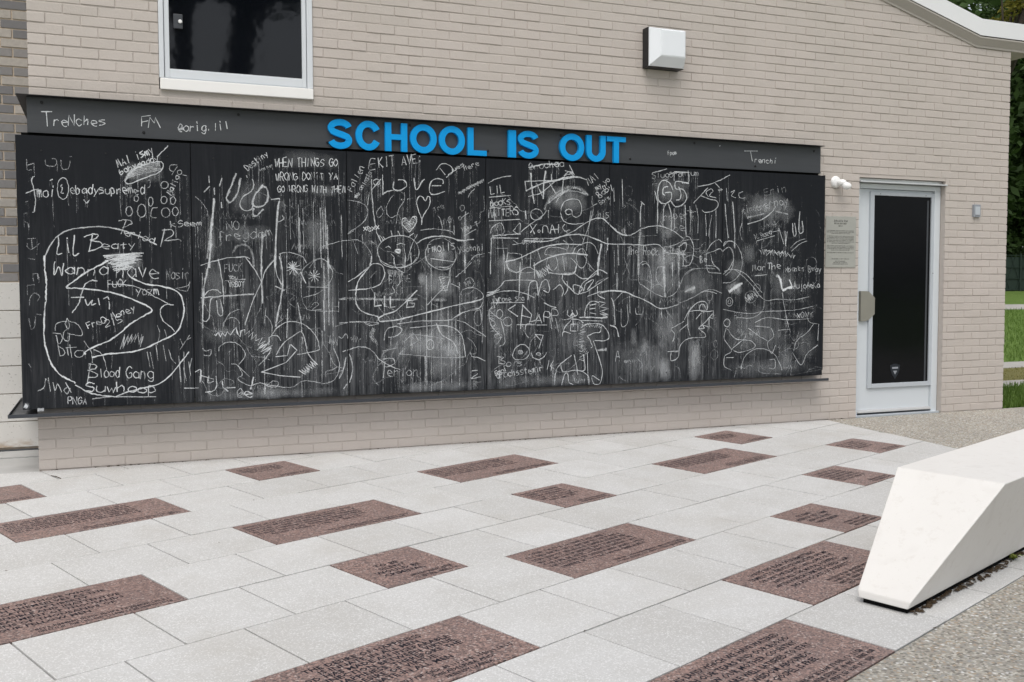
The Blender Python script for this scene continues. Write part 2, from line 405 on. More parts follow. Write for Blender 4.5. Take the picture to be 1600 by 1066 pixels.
# one sheet from behind the viewer to the horizon: falls away in front of the wall, rises as a lawn behind the building
xs = [-300, -60, -20, -8, 0, 8, 16, 30, 60, 120, 300]
prof = [(-300, -0.55), (-40, -0.55), (-14, -0.42), (-6, -0.21), (-0.02, -0.05), (0.0, -0.012), (4.5, -0.012), (12, 0.52), (20, 1.09), (45, 2.2), (120, 4.0), (400, 6.0)]
mb = MB()
for j in range(len(prof) - 1):
    for i in range(len(xs) - 1):
        (y0, z0), (y1, z1) = prof[j], prof[j + 1]
        mb.quad((xs[i], y0, z0), (xs[i + 1], y0, z0), (xs[i + 1], y1, z1), (xs[i], y1, z1))
struct('ground', mb, 'lawn')
def lawn_z(y):
    for (y0, z0), (y1, z1) in zip(prof, prof[1:]):
        if y0 <= y <= y1: return z0 + (z1 - z0) * (y - y0) / (y1 - y0)
    return 0
def strip(name, y0, y1, mat, lift=0.02, x0=8.05, x1=70):
    m = MB(); z0, z1 = lawn_z(y0) + lift, lawn_z(y1) + lift
    n = 24
    for i in range(n):
        a, b = x0 + (x1 - x0) * i / n, x0 + (x1 - x0) * (i + 1) / n
        m.quad((a, y0, z0), (b, y0, z0), (b, y1, z1), (a, y1, z1)); m.quad((a, y0, z0), (b, y0, z0), (b, y0, z0 - .05), (a, y0, z0 - .05))
    return struct(name, m, mat)
strip('garden_path', 1.29, 2.03, 'path_concrete')
strip('road_verge', 2.04, 3.47, 'grass_dry', 0.012)
strip('garden_path', 3.48, 4.29, 'path_concrete')
strip('garden_path', 12.6, 13.9, 'path_concrete')

# paving: sand bed with every slab laid on it
def clip(poly, nx, ny, c):                      # keep nx*x + ny*y <= c
    out = []
    for i in range(len(poly)):
        a, b = poly[i], poly[(i + 1) % len(poly)]
        da, db = nx * a[0] + ny * a[1] - c, nx * b[0] + ny * b[1] - c
        if da <= 0: out.append(a)
        if da * db < 0:
            t = da / (da - db); out.append((a[0] + (b[0] - a[0]) * t, a[1] + (b[1] - a[1]) * t))
    return out
XE = 5.9
bed = MB()
edge0, edge1 = puv(-14, 0), puv(10.1, 0)
bp = [(-9, -9.5), edge0, edge1, (XE, -0.0), (-9, 0.0)]
bed.quad(*[(x, y, -0.016) for x, y in bp])
pavement = struct('pavement', bed, 'joint_sand', rot=(ANG, 0, 0))
aggr = MB()
ap = [(XE + .006, 0.0), (16, 0.0), (16, -11), (-9, -11), (edge0[0] + .003, edge0[1] - .006), (XE + .006, puv(10.1, 0)[1] - 0.001)]
aggr.quad(*[(x, y, -0.002) for x, y in ap])
struct('aggregate_path', aggr, 'aggregate', rot=(ANG, 0, 0))
# apron slab in the recess beside the building corner
ap = MB(); ap.box(-6, -0.40, 0.004, 0.62, -0.06, -0.004); ap.box(-6, -0.40, 0.628, 0.99, -0.06, 0.004)
struct('concrete_apron', ap, 'slab_concrete')

GRAN = [('A', 4, 0, 1), ('B', 6, 0, 2), ('C', 2, -2, 0), ('D', 3, 1.5, 3.5), ('E', 1, 2.5, 4.5), ('F', 0, 0, 2), ('G', 2, 5, 6), ('H', 5, -3.5, -1.5),
        ('I', 8, -2, 0), ('J', 9, 1.5, 2.5), ('K', 7, 3.5, 5.5), ('L', 5, 6.5, 8.5), ('M', 6, 9, 10), ('N', 5, 3.5, 4.5), ('O', 3, 7.5, 8.5), ('P', 4, 10, 11), ('Q', 10, -3, -1)]
GAP = 0.0036
def slab_mesh(poly, h=0.045, ch=0.0011):        # polygon (plan, local) with a small arris
    n = len(poly); cx = sum(p[0] for p in poly) / n; cy = sum(p[1] for p in poly) / n
    ins = []
    for i in range(n):
        a, b, c = Vector(poly[i - 1]), Vector(poly[i]), Vector(poly[(i + 1) % n])
        e1 = (b - a).normalized(); e2 = (c - b).normalized(); n1 = Vector((-e1.y, e1.x)); n2 = Vector((-e2.y, e2.x))
        d = (n1 + n2); d = d / max(0.3, d.dot(n1)) ; ins.append(b + d * ch)
    v = [(p[0], p[1], -h) for p in poly] + [(p[0], p[1], -ch) for p in poly] + [(p.x, p.y, 0) for p in ins]
    f = [tuple(2 * n + i for i in range(n))]
    for k in (0, 1):
        for i in range(n):
            j = (i + 1) % n; f.append((k * n + i, k * n + j, (k + 1) * n + j, (k + 1) * n + i))
    me = bpy.data.meshes.new('slab'); me.from_pydata(v, [], f); me.update(); return me
pu_len = float(np.hypot(*PU)); pv_len = float(np.hypot(*PV)); pang = math.atan2(PU[1], PU[0])
shared = {}
def lay(name, row, u0, u1, mat):
    """one slab; whole slabs share a mesh, slabs at the wall and path are cut"""
    corners = [puv(u0, row), puv(u1, row), puv(u1, row + 1), puv(u0, row + 1)]
    c = np.mean(corners, axis=0)
    if c[0] < -5.5 or c[1] < -7.6: return None
    poly = clip(clip(corners, 1, 0, XE - 0.001), 0, 1, -0.006 if c[0] > -0.6 else -0.002)
    if len(poly) < 3: return None
    area = 0.5 * abs(sum(poly[i][0] * poly[(i + 1) % len(poly)][1] - poly[(i + 1) % len(poly)][0] * poly[i][1] for i in range(len(poly))))
    if area < 0.004: return None
    lift = rnd.uniform(-0.0012, 0.0012) + (0.001 if mat == 'granite' else 0)
    tilt = (rnd.uniform(-.002, .002), rnd.uniform(-.002, .002))
    full = area > 0.999 * (u1 - u0) * pu_len * pv_len
    if full:
        key = (round(u1 - u0, 2), mat)
        if key not in shared:
            a, b = (u1 - u0) * pu_len / 2 - GAP, pv_len / 2 - GAP
            shared[key] = slab_mesh([(-a, -b), (a, -b), (a, b), (-a, b)]); shared[key].materials.append(M[mat])
        return link(name, shared[key], None, pavement, loc=(c[0], c[1], lift), rot=(tilt[0], tilt[1], pang))
    cl = []
    for p in poly:
        d = np.array(p) - c; cl.append(tuple(d))
    # shrink for the joint
    cx, cy = np.mean(cl, axis=0)
    sh = []
    n = len(cl)
    for i in range(n):
        a, b, cc = Vector(cl[i - 1]), Vector(cl[i]), Vector(cl[(i + 1) % n])
        e1 = (b - a).normalized(); e2 = (cc - b).normalized(); n1 = Vector((-e1.y, e1.x)); n2 = Vector((-e2.y, e2.x))
        d = n1 + n2; d = d / max(0.3, d.dot(n1)); sh.append(tuple(b + d * GAP))
    me = slab_mesh(sh); me.materials.append(M[mat])
    return link(name, me, None, pavement, loc=(c[0], c[1], lift))
granite_objs = {}
for row in range(0, 15):
    off = 0.0 if row % 2 == 0 else 0.5
    spans = [(g[2], g[3], g[0]) for g in GRAN if g[1] == row]
    for k in range(-16, 14):
        u0, u1 = k + off, k + off + 1
        if any(a - 1e-6 <= u0 and u1 <= b + 1e-6 for a, b, _ in spans): continue
        lay('paver', row, u0, u1, 'paver')
    for a, b, nm in spans:
        granite_objs[nm] = (lay('granite_paver', row, a, b, 'granite'), b - a)
# ================================================================== cut lettering in the granite slabs
def text_mesh(s, size):
    cu = bpy.data.curves.new('txt', 'FONT'); cu.body = s; cu.size = size; cu.align_x = 'CENTER'; cu.resolution_u = 1; cu.space_character = 1.04; cu.offset = size * 0.022
    ob = bpy.data.objects.new('txt', cu); col.objects.link(ob)
    dg = bpy.context.evaluated_depsgraph_get(); dg.update()
    me = ob.evaluated_get(dg).to_mesh()
    v = np.array([tuple(x.co) for x in me.vertices]).reshape(-1, 3); f = [tuple(p.vertices) for p in me.polygons]
    ob.evaluated_get(dg).to_mesh_clear()
    bpy.data.objects.remove(ob); bpy.data.curves.remove(cu)
    return v, f
INS = {
 'A': (["TO BE", "SILENT", "WOULD BE", "CRIMINAL"], .046, 0.02, .066, ["ANTHONY BENEZET, LETTER", 22]),
 'C': (["THE DESIRE OF HAPPINESS", "IS INNATE IN ALL MEN", "GOD HAS MADE AN INSEPARABLE", "CONNECTION BETWEEN VIRTUE", "AND HAPPINESS. THEREFORE THE", "DESIRE OF VIRTUE", "IS INNATE IN ALL MEN"], .040, 0.13, .168, [30, "PHILADELPHIA AND", "PENNSYLVANIA"]),
 'E': (["I HAVE NO IDEA OF SUBMITTING", "TAMELY TO INJUSTICE INFLICTED ON ME", "OR ON THE SLAVE. I WILL OPPOSE IT", "WITH ALL THE MORAL POWERS", "WITH WHICH I AM ENDOWED. I AM", "NO ADVOCATE OF PASSIVITY"], .036, 0.10, .165, [34, 30, 36, 26]),
 'F': (["THIS LAND WHICH WE HAVE WATERED", "WITH OUR TEARS AND OUR BLOOD", "IS NOW OUR MOTHER COUNTRY", "AND WE ARE WELL SATISFIED TO STAY", "WHERE WISDOM ABOUNDS", "AND THE GOSPEL IS FREE"], .038, 0.12, .165, [24, 30, 22]),
 'H': (["HOW MANY OF THOSE WHO", "DISTINGUISH THEMSELVES AS THE", "ADVOCATES OF LIBERTY", "REMAIN INSENSIBLE AND INATTENTIVE", "TO THE TREATMENT OF THOUSANDS", "AND TENS OF THOUSANDS OF", "OUR FELLOW MEN"], .038, 0.08, .168, [34, 40]),
 'D': ([22, 30, 34, 36, 30, 32, 26], .034, 0.04, .165, [36, 40]), 'B': ([34, 30, 34, 36, 32, 24], .034, -0.02, .165, [38, 26]),
 'G': ([6, 13, 9, 9], .040, -0.02, .12, [14, 18, 20]), 'I': ([34, 38, 36, 34, 30, 34], .034, 0.0, .165, [40, 44]),
 'J': ([12, 16, 15, 10], .034, 0.0, .14, [18, 20]), 'K': ([30, 36, 32, 34, 30], .036, 0.0, .16, [36, 40]), 'L': ([30, 34, 32, 34, 24], .034, -.03, .165, [26, 30, 22]),
 'M': ([10, 14, 12, 9], .034, 0.0, .13, [16, 18]), 'N': ([15, 18, 17, 16, 17, 10], .036, 0.0, .17, [18, 20]), 'O': ([10, 17, 18, 19, 16, 12], .036, 0.0, .165, [19, 17]),
 'P': ([12, 14, 15, 12, 10], .036, 0.0, .15, [17, 18]), 'Q': ([20, 28, 24], .038, 0.0, .15, [24, 26])}
def worn_line(n, size):
    """letters too small to read in the photograph: cut strokes of about the right size"""
    v, f = [], []; x = 0.0; w = size * 0.14; i = 0; left = rnd.randint(2, 7)
    def bar(x0, x1, y0, y1):
        k = len(v); v.extend([(x0, y0, 0), (x1, y0, 0), (x1, y1, 0), (x0, y1, 0)]); f.append((k, k + 1, k + 2, k + 3))
    H = size * 0.70
    while i < n:
        lw = size * rnd.uniform(0.34, 0.58)
        bar(x, x + w, 0, H)
        if rnd.random() < .6: bar(x + lw - w, x + lw, 0, H)
        for yy in rnd.sample((0, H * .5 - w / 2, H - w), rnd.randint(1, 2)): bar(x + w, x + lw - w, yy, yy + w)
        x += lw + size * 0.16; i += 1; left -= 1
        if left == 0: x += size * 0.34; left = rnd.randint(2, 8)
    v = np.array(v); v[:, 0] -= x / 2
    return v, f
for nm, (lines, size, xo, top, foot) in INS.items():
    ob, L = granite_objs[nm]
    if ob is None: continue
    verts, faces = [], []
    def put(vf, x, y, cap):
        v, f = vf
        if len(v) == 0: return
        wid = v[:, 0].max() - v[:, 0].min(); k = min(1.0, cap / wid)
        n = len(verts)
        for p in v: verts.append((p[0] * k + x, p[1] + y, 0.0006))
        faces.extend(tuple(n + i for i in q) for q in f)
    room = L * pu_len - 0.07
    foot_n = len(foot); fs = size * 0.72
    lead = min(size * 1.12, (top + 0.185 - foot_n * fs * 1.1) / len(lines))
    y = top - size * 0.6
    for s in lines:
        put(text_mesh(s, size) if isinstance(s, str) else worn_line(s, size), -room * 0.10 + xo * 0.3, y, room * 0.80); y -= lead
    y = -pv_len / 2 + 0.022 + (foot_n - 1) * fs * 1.1
    for s in foot:
        put(text_mesh(s, fs) if isinstance(s, str) else worn_line(s, fs), room * 0.17, y, room * 0.62); y -= fs * 1.1
    me = bpy.data.meshes.new('inscription'); me.from_pydata(verts, [], faces); me.update()
    link('inscription', me, M['inscription'], ob)
# ================================================================== painted brick building
CR = 0.068; BL = 0.208; JT = 0.0085; JV = 0.0048
XL, XR = -0.407, 8.022
def roof_z(x): return 3.405 + max(0.0, 7.5755 - x) * 0.277
WIN = (0.374, 1.392, 2.492, 3.95)
DOOR = (6.232, 7.241, -0.2, 2.150)
building = empty('brick_building', (4.0, 0, 0), 'taupe painted brick building with a white sloping roof edge', 'building')
BO = -4.0                                        # children are placed relative to the empty
def bpart(mb, name, mat, parent=None, **kw):
    o = mb.build(name, M[mat], parent or building, **kw)
    if parent is None: o.location = (BO, 0, 0)
    return o
# wall core: mortar plane 6 mm behind the brick faces, with openings
core = MB()
RB = 0.0041
def core_rect(x0, x1, z0, z1):
    core.quad((x0, RB, z0), (x1, RB, z0), (x1, RB, z1), (x0, RB, z1))
core_rect(XL + RB, WIN[0], -0.3, 3.3); core_rect(WIN[0], WIN[1], -0.3, WIN[2]); core_rect(WIN[1], DOOR[0], -0.3, 3.3)
core_rect(DOOR[0], DOOR[1], DOOR[3], 3.3); core_rect(DOOR[1], XR - RB, -0.3, 3.3)
core_rect(XL + RB, WIN[0], 3.3, WIN[3]); core_rect(WIN[1], 6.2, 3.3, WIN[3])
core.quad((6.2, RB, 3.3), (XR - RB, RB, 3.3), (XR - RB, RB, 3.46), (7.5755, RB, 3.46), (6.2, RB, 3.8))
core.quad((XL + RB, RB, WIN[3]), (5.0, RB, WIN[3]), (5.0, RB, 4.15), (XL + RB, RB, 5.65)); core.quad((5.0, RB, WIN[3]), (6.2, RB, WIN[3]), (6.2, RB, 3.8), (5.0, RB, 4.15))
# reveals of the openings
for (x0, x1, z0, z1) in ((WIN[0] - .002, WIN[1] + .002, WIN[2], WIN[3] + .002), (DOOR[0] - .002, DOOR[1] + .002, DOOR[2], DOOR[3] + .002)):
    core.quad((x0, RB, z0), (x0, .16, z0), (x0, .16, z1), (x0, RB, z1)); core.quad((x1, RB, z0), (x1, .16, z0), (x1, .16, z1), (x1, RB, z1))
    core.quad((x0, RB, z1), (x1, RB, z1), (x1, .16, z1), (x0, .16, z1))
# side and back walls
core.quad((XL + RB, RB, -.3), (XL + RB, 9, -.3), (XL + RB, 9, 5.65), (XL + RB, RB, 5.65))
core.quad((XR - RB, RB, -.3), (XR - RB, 9, -.3), (XR - RB, 9, 3.46), (XR - RB, RB, 3.46))
core.quad((XL, 9, -.3), (XR, 9, -.3), (XR, 9, 3.46), (XL, 9, 3.46))
wall = bpart(core, 'wall', 'brick', fix=False)

def brick_mesh(name, ln=BL - JV, h=CR - JT, d=0.03, ch=0.0022):
    a, b = ln / 2, h / 2
    ring = [(-a, -b), (a, -b), (a, b), (-a, b)]
    v = [(x, d, z) for x, z in ring] + [(x, ch, z) for x, z in ring] + [(x - math.copysign(ch, x), 0, z - math.copysign(ch, z)) for x, z in ring]
    f = [(8, 9, 10, 11)]
    for k in (0, 4):
        for i in range(4):
            j = (i + 1) % 4; f.append((k + i, k + j, k + 4 + j, k + 4 + i))
    me = bpy.data.meshes.new(name); me.from_pydata(v, [], f); me.update(); return me, v, f
bme, bv, bf = brick_mesh('brick'); bme.materials.append(M['brick'])
def hidden(x0, x1, z0, z1):                      # behind the chalkboard
    return x0 > -0.2 and x1 < 5.62 and z0 > 0.47 and z1 < 2.30
bricks = []
zrow = 0
for r in range(-3, 80):
    z0, z1 = r * CR + JT / 2, (r + 1) * CR - JT / 2
    off = 0.0 if r % 2 else BL / 2
    cuts = [XL]
    x = XL + (BL if off == 0 else BL / 2)
    while x < XR - 0.03: cuts.append(x); x += BL
    cuts.append(XR)
    for i in range(len(cuts) - 1):
        a, b = cuts[i], cuts[i + 1]
        a += JV / 2 if i else 0; b -= JV / 2 if i < len(cuts) - 2 else 0
        if z1 > roof_z((a + b) / 2) + 0.10: continue
        segs = [(a, b)]
        for (wx0, wx1, wz0, wz1) in (WIN, DOOR):
            ns = []
            for (p, q) in segs:
                if z1 < wz0 + .012 or z0 > wz1 - .012 or q < wx0 or p > wx1: ns.append((p, q)); continue
                if p < wx0 - .02: ns.append((p, min(q, wx0)))
                if q > wx1 + .02: ns.append((max(p, wx1), q))
            segs = ns
        for p, q in segs:
            if not hidden(p, q, z0, z1): bricks.append((p, q, (z0 + z1) / 2))
def shown(b):
    p, q, z = b
    d = np.array([(p + q) / 2, 0, z]) - CAM; dep = d @ FWD
    u, v = 800 + FPX * (d @ RIGHT) / dep, 533 + FPX * (d @ DOWN) / dep
    if not (-10 < u < 1610 and -5 < v < 1066): return 0
    if -0.47 < p and q < 5.80 and 0.40 < z < 2.36: return 0
    return (q - p) / dep ** 2
bricks.sort(key=shown, reverse=True)
for p, q, z in bricks[:300]:
    k = (q - p) / (BL - JV)
    o = link('brick', bme, None, wall, loc=((p + q) / 2, rnd.uniform(-0.0022, 0.0012), z + rnd.uniform(-.0012, .0012)), rot=(rnd.gauss(0, .012), rnd.gauss(0, .003), rnd.gauss(0, .004)))
    if abs(k - 1) > 0.01: o.scale = (k, 1, 1)
sv, sf = [], []
for p, q, z in bricks[300:]:
    k = (q - p) / (BL - JV); n = len(sv); dy = rnd.uniform(-0.0022, 0.0012); ti = rnd.gauss(0, .012); tz = rnd.gauss(0, .004); dz = rnd.uniform(-.0012, .0012)
    for x, y, zz in bv: sv.append(((p + q) / 2 + x * k, y + dy - zz * ti + x * tz, z + zz + dz))
    sf += [tuple(n + i for i in fc) for fc in bf]
me = bpy.data.meshes.new('far_bricks'); me.from_pydata(sv, [], sf); me.update()
o = link('brickwork', me, M['brick'], wall); o['kind'] = 'stuff'

# ---- window
win = bpart(MB().box(WIN[0] + .004, WIN[1] - .004, 0.075, 0.085, WIN[2], WIN[3]), 'window', 'latch_dark')
def wp(mb, name, mat, **kw): return mb.build(name, M[mat], win, **kw)
xl, xr = WIN[0] + .002, WIN[1] - .002
zb = 2.566
gl, gr = W(265, 105, 0.02)[0], W(471.8, 122, 0.02)[0]
gz = (W(265, 109, 0.02)[1] + W(471.8, 123.5, 0.02)[1]) / 2
ml = W(256.5, 110, 0.0)[0]; mr = W(480, 128, 0.0)[0]; mz = W(260, 121, 0)[1]
fr = MB(); Z1 = WIN[3] - .003
fr.box(xl, ml, -.012, .07, zb, Z1, .003); fr.box(mr, xr, -.012, .07, zb, Z1, .003); fr.box(ml, mr, -.012, .07, zb, mz - .003, .003); fr.box(ml, mr, -.012, .07, Z1 - .04, Z1, .003)
wp(fr, 'frame', 'white_metal')
sa = MB()
sa.box(ml + .004, gl, -.002, .06, mz, Z1 - .042, .003); sa.box(gr, mr - .004, -.002, .06, mz, Z1 - .042, .003); sa.box(gl, gr, -.002, .06, mz, gz, .003); sa.box(gl, gr, -.002, .06, Z1 - .09, Z1 - .042, .003)
wp(sa, 'sash', 'white_metal')
wp(MB().box(gl - .005, gr + .005, .022, .028, gz - .005, Z1 - .08), 'pane', 'window_glass')
wp(MB().box(xl + .004, xr, -.022, .05, WIN[2] - .002, zb - .003, .004), 'sill', 'sill_white')
lx0, lz1 = W(270.5, 22, .02); lx1, lz0 = W(285.5, 46, .02)
lt = MB().box(lx0, lx1, .008, .021, lz0, lz1, .003)
lt = wp(lt, 'latch', 'latch_dark')
kx, kz = W(281.5, 34, .01)
wp(MB().lathe((kx, .009, kz), (0, -1, 0), [(0, .013), (.006, .013), (.010, .009)], 12), 'latch_knob', 'bulb_white')

# ---- door, set back in its opening
DY = 0.075
dx0, dx1 = DOOR[0] + .003, DOOR[1] - .003
fr = MB()
fx1 = W(1455, 480, DY)[0]
fr.box(dx0, dx0 + .058, DY - .02, DY + .08, 0.0, 2.105, .004); fr.box(fx1, dx1, DY - .02, DY + .08, 0.0, 2.105, .004); fr.box(dx0 + .058, fx1, DY - .02, DY + .08, 2.06, 2.105, .004)
frame = bpart(fr, 'door_frame', 'door_paint')
cap = MB()
cap.prism([(dx0 + .004, 2.108), (dx1 + .012, 2.108), (dx1 + .012, 2.114), (dx1 - .004, 2.147), (dx0 + .004, 2.147)], DY - .03, DY + .05)
cap.box(dx0 + .004, dx1 + .016, -.012, DY - .02, 2.108, 2.118)
cap.build('drip_cap', M['drip_metal'], frame)
MB().box(dx0, dx1, .02, .2, -.02, .012, .003).build('threshold', M['door_trim'], frame)
lx0, lx1 = dx0 + .061, fx1 - .003
door = bpart(MB().box(lx0, lx1, DY + .004, DY + .05, .036, 2.057, .003), 'door', 'door_paint')
def dp(mb, name, mat, parent=None, **kw): return mb.build(name, M[mat], door, **kw)
VY = DY - .016
vx0 = W(1358.5, 450, VY)[0]; vx1 = W(1458.5, 450, VY)[0] - .006; vz0 = W(1359, 607, VY)[1]; vz1 = W(1363, 299, VY)[1]
gx0 = W(1364.5, 450, VY)[0]; gx1 = W(1453.5, 450, VY)[0]; gz0 = W(1364, 600, VY)[1]; gz1 = W(1366, 305, VY)[1]
vf = MB()
vf.box(vx0, gx0, DY - .016, DY + .006, vz0, vz1, .003); vf.box(gx1, vx1, DY - .016, DY + .006, vz0, vz1, .003); vf.box(gx0, gx1, DY - .016, DY + .006, vz0, gz0, .003); vf.box(gx0, gx1, DY - .016, DY + .006, gz1, vz1, .003)
dp(vf, 'glazing_frame', 'door_trim')
dp(MB().box(gx0 - .004, gx1 + .004, DY - .002, DY + .003, gz0 - .004, gz1 + .004), 'pane', 'door_glass')
dp(MB().box(gx1 - .045, gx1 - .026, DY - .005, DY - .003, gz0, gz1 - .03), 'pane_rail', 'latch_dark')
dp(MB().prism([(lx0, .030), (lx1, .030), (lx1, .046), (lx0, .046)], DY - .022, DY + .003).prism([(lx0, .046), (lx1, .046), (lx1, .056), (lx0, .056)], DY - .008, DY + .003), 'door_sweep', 'drip_metal')
GYv = DY - .02
pl = [W(1344.5, 455, GYv), W(1344, 502, GYv), W(1353.5, 502, GYv), W(1353.5, 455, GYv)]
pg = [W(1353.5, 455, GYv), W(1353.5, 501, GYv), W(1357, 500, GYv), W(1366.5, 491, GYv), W(1367, 465.5, GYv), W(1358, 456, GYv)]
gd = MB(); gd.prism(pl, DY - .026, DY + .002); gd.prism(pg, DY - .021, DY - .016)
dp(gd, 'latch_guard', 'guard_metal')
for (sx, sz) in ((W(1374, 302.5, DY)[0], vz1 - .02), (W(1445, 302.5, DY)[0], vz1 - .02), (W(1362, 420, DY)[0] + .004, 1.25), (W(1457, 420, DY)[0] - .01, 1.3)):
    dp(MB().lathe((sx, DY - .016, sz), (0, -1, 0), [(0, .005), (.002, .004)], 8), 'screw', 'latch_dark')
s0x, s0z = W(1390.5, 569, DY); s1x, s1z = W(1405.5, 592, DY)
def sh(u, v): return (s0x + (s1x - s0x) * u, s1z + (s0z - s1z) * v)
dp(MB().prism([sh(*q) for q in ((0.5, 0), (.22, .3), (.05, .6), (0, .92), (.18, .95), (.35, 1), (.65, 1), (.82, .95), (1, .92), (.95, .6), (.78, .3))], DY - .0038, DY - .002), 'shield_emblem', 'shield_film')
dp(MB().prism([sh(*q) for q in ((.5, .30), (.30, .55), (.70, .55))], DY - .0046, DY - .0038).prism([sh(.2, .68), sh(.8, .68), sh(.8, .8), sh(.2, .8)], DY - .0046, DY - .0038), 'shield_mark', 'box_grey')

# ---- roof edge
rx = [-2.0, 7.5755, 8.62]
def rz(x): return roof_z(x) if x < 7.5755 else 3.405
trim = MB()
for a, b in zip(rx, rx[1:]):
    for (ya, za), (yb, zb_) in zip([(0.02, -.004), (-.010, -.004), (-.012, .012), (-.056, .074), (-.056, .086), (0.02, .086)], [(-.010, -.004), (-.012, .012), (-.056, .074), (-.056, .086), (0.02, .086), (0.02, -.004)]):
        trim.quad((a, ya, rz(a) + za), (b, ya, rz(b) + za), (b, yb, rz(b) + zb_), (a, yb, rz(a) + zb_))
roof = MB()
for a, b in zip(rx, rx[1:]):
    roof.quad((a, 0.0, rz(a) + .10), (b, 0.0, rz(b) + .10), (b, 9.2, rz(b) + .10), (a, 9.2, rz(a) + .10))
    roof.quad((a, -.05, rz(a) + .235), (b, -.05, rz(b) + .235), (b, 9.2, rz(b) + .235), (a, 9.2, rz(a) + .235))
roof.quad((rx[2], -.05, 3.505), (rx[2], 9.2, 3.505), (rx[2], 9.2, 3.64), (rx[2], -.05, 3.64))
roof_o = bpart(roof, 'roof', 'roof_top', fix=False)
trim.build('soffit_trim', M['roof_trim'], roof_o)
fa = MB()
for a, b in zip(rx, rx[1:]):
    prof2 = [(-.058, .096), (-.074, .240), (-.060, .246), (-.03, .246), (-.03, .096)]
    for (ya, za), (yb, zb_) in zip(prof2, prof2[1:] + prof2[:1]):
        fa.quad((a, ya, rz(a) + za), (b, ya, rz(b) + za), (b, yb, rz(b) + zb_), (a, yb, rz(a) + zb_))
fa.build('fascia', M['roof_white'], roof_o)
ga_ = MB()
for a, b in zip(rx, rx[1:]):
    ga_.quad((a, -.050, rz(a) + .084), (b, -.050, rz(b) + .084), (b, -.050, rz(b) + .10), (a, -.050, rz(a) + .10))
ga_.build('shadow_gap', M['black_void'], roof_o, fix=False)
# soffit under the deeper overhang past the corner
MB().box(XR + .01, 8.60, -.03, 9.0, 3.47, 3.489).build('soffit', M['roof_trim'], roof_o)

# ================================================================== recessed wing at the left
YB = 0.95
wing = empty('brick_wing', (-2.0, YB, 0), 'recessed wing of grey and tan unpainted brick over pale concrete blocks', 'building')
zc = W(10, 441, YB)[1]
wc = MB().box(-6.0, XL + .01, YB + .008, YB + .3, -0.2, 6.0)
wwall = wc.build('wall', M['buff_mortar'], wing); wwall.location = (2.0, -YB, 0)
gme, gv, gf = brick_mesh('grey_brick', 0.198, 0.0565, 0.05, 0.002); gme.materials.append(M['grey_brick'])
for r in range(0, 50):
    z = zc + 0.006 + r * 0.0666 + 0.0283
    x = XL + .01 - (rnd.choice((0.03, 0.06)) if r % 2 else 0.16)
    first = True
    while x > -1.6:
        if first:
            w = XL + .01 - x - .005
            o = link('brick', gme, None, wwall, loc=(x + w / 2 + .004, YB + rnd.uniform(-.002, .001), z), scale=(max(.1, w / .198), 1, 1)); first = False
        ln = 0.198
        link('brick', gme, None, wwall, loc=(x - .006 - ln / 2, YB + rnd.uniform(-.002, .001), z), rot=(rnd.gauss(0, .008), 0, 0)); x -= ln + .010
rowz = [W(15, y, YB)[1] for y in (441, 485.5, 528.5, 572, 615.5, 659, 700)]
for k in range(len(rowz) - 1):
    zt, zb_ = rowz[k] - .003, rowz[k + 1] + .003
    off = 0.25 if k % 2 else 0.0
    for (a, b) in ((-1.05 - off, XL + .008), (-1.66 - off, -1.056 - off), (-2.27 - off, -1.666 - off), (-2.88 - off, -2.276 - off)):
        m = MB().box(a, b, -.012, .05, zb_, zt, .003)
        o = m.build('concrete_block', M['concrete_block'], wwall); o.location = (0, YB, 0)
MB().box(-6, XL + .008, YB - .03, YB + .1, -.02, .012, .003).build('base_flashing', M['latch_dark'], wwall)
# ================================================================== chalkboard
BY = -0.080                                      # face of the writing panels
board = empty('chalkboard', (2.65, 0, 0.37), 'long black chalkboard covered in chalk writing under blue SCHOOL IS OUT letters', 'chalkboard')
OFF = (-2.65, 0, -0.37)
def cp(mb, name, mat, parent=None, **kw):
    o = mb.build(name, M[mat], parent or board, **kw)
    if parent is None: o.location = OFF
    return o
PX = [-0.487, 0.556, 1.604, 2.652, 3.692, 4.742, 5.784]
PZ0, PZ1 = 0.4085, 2.134
panels = []
for i in range(6):
    a, b = PX[i] + .0022, PX[i + 1] - .0022
    z0 = PZ0 + (0.03 if i == 5 and False else 0)
    panels.append(cp(MB().box(a, b, BY, BY + .010, z0, PZ1, .0012), 'panel', 'chalkboard'))
cp(MB().box(PX[0] + .012, PX[-1] - .010, BY + .011, .0035, PZ0 + .03, PZ1 - .030), 'backing_frame', 'black_void')
cp(MB().box(PX[-1] - .0012, PX[-1] + .006, BY + .002, -.004, PZ0 + .045, PZ1 + .004), 'edge_strip', 'bolt_black')
cp(MB().box(PX[0], PX[0] + .010, BY + .0105, .93, PZ0, PZ1, .0012), 'side_panel', 'chalkboard')
# header band with its top flange
HY = -0.016
header = cp(MB().box(XL - .013, 5.787, HY, HY + .008, 2.1685, 2.386, .001), 'header', 'header_steel')
cp(MB().box(XL - .013, XL - .005, HY + .0085, .93, 2.158, 2.386), 'header_return', 'header_steel', header)
cp(MB().box(-.478, 5.787, -.074, .0, 2.387, 2.391).box(-.478, XL - .001, .0005, .94, 2.387, 2.391), 'hood', 'bolt_black')
cp(MB().box(XL - .013, 5.787, HY - .010, .003, 2.1605, 2.1675), 'header_lip', 'header_steel', header)
cp(MB().box(XL - .05, 5.77, -.008, .003, 2.100, 2.1600), 'shadow_strip', 'black_void')
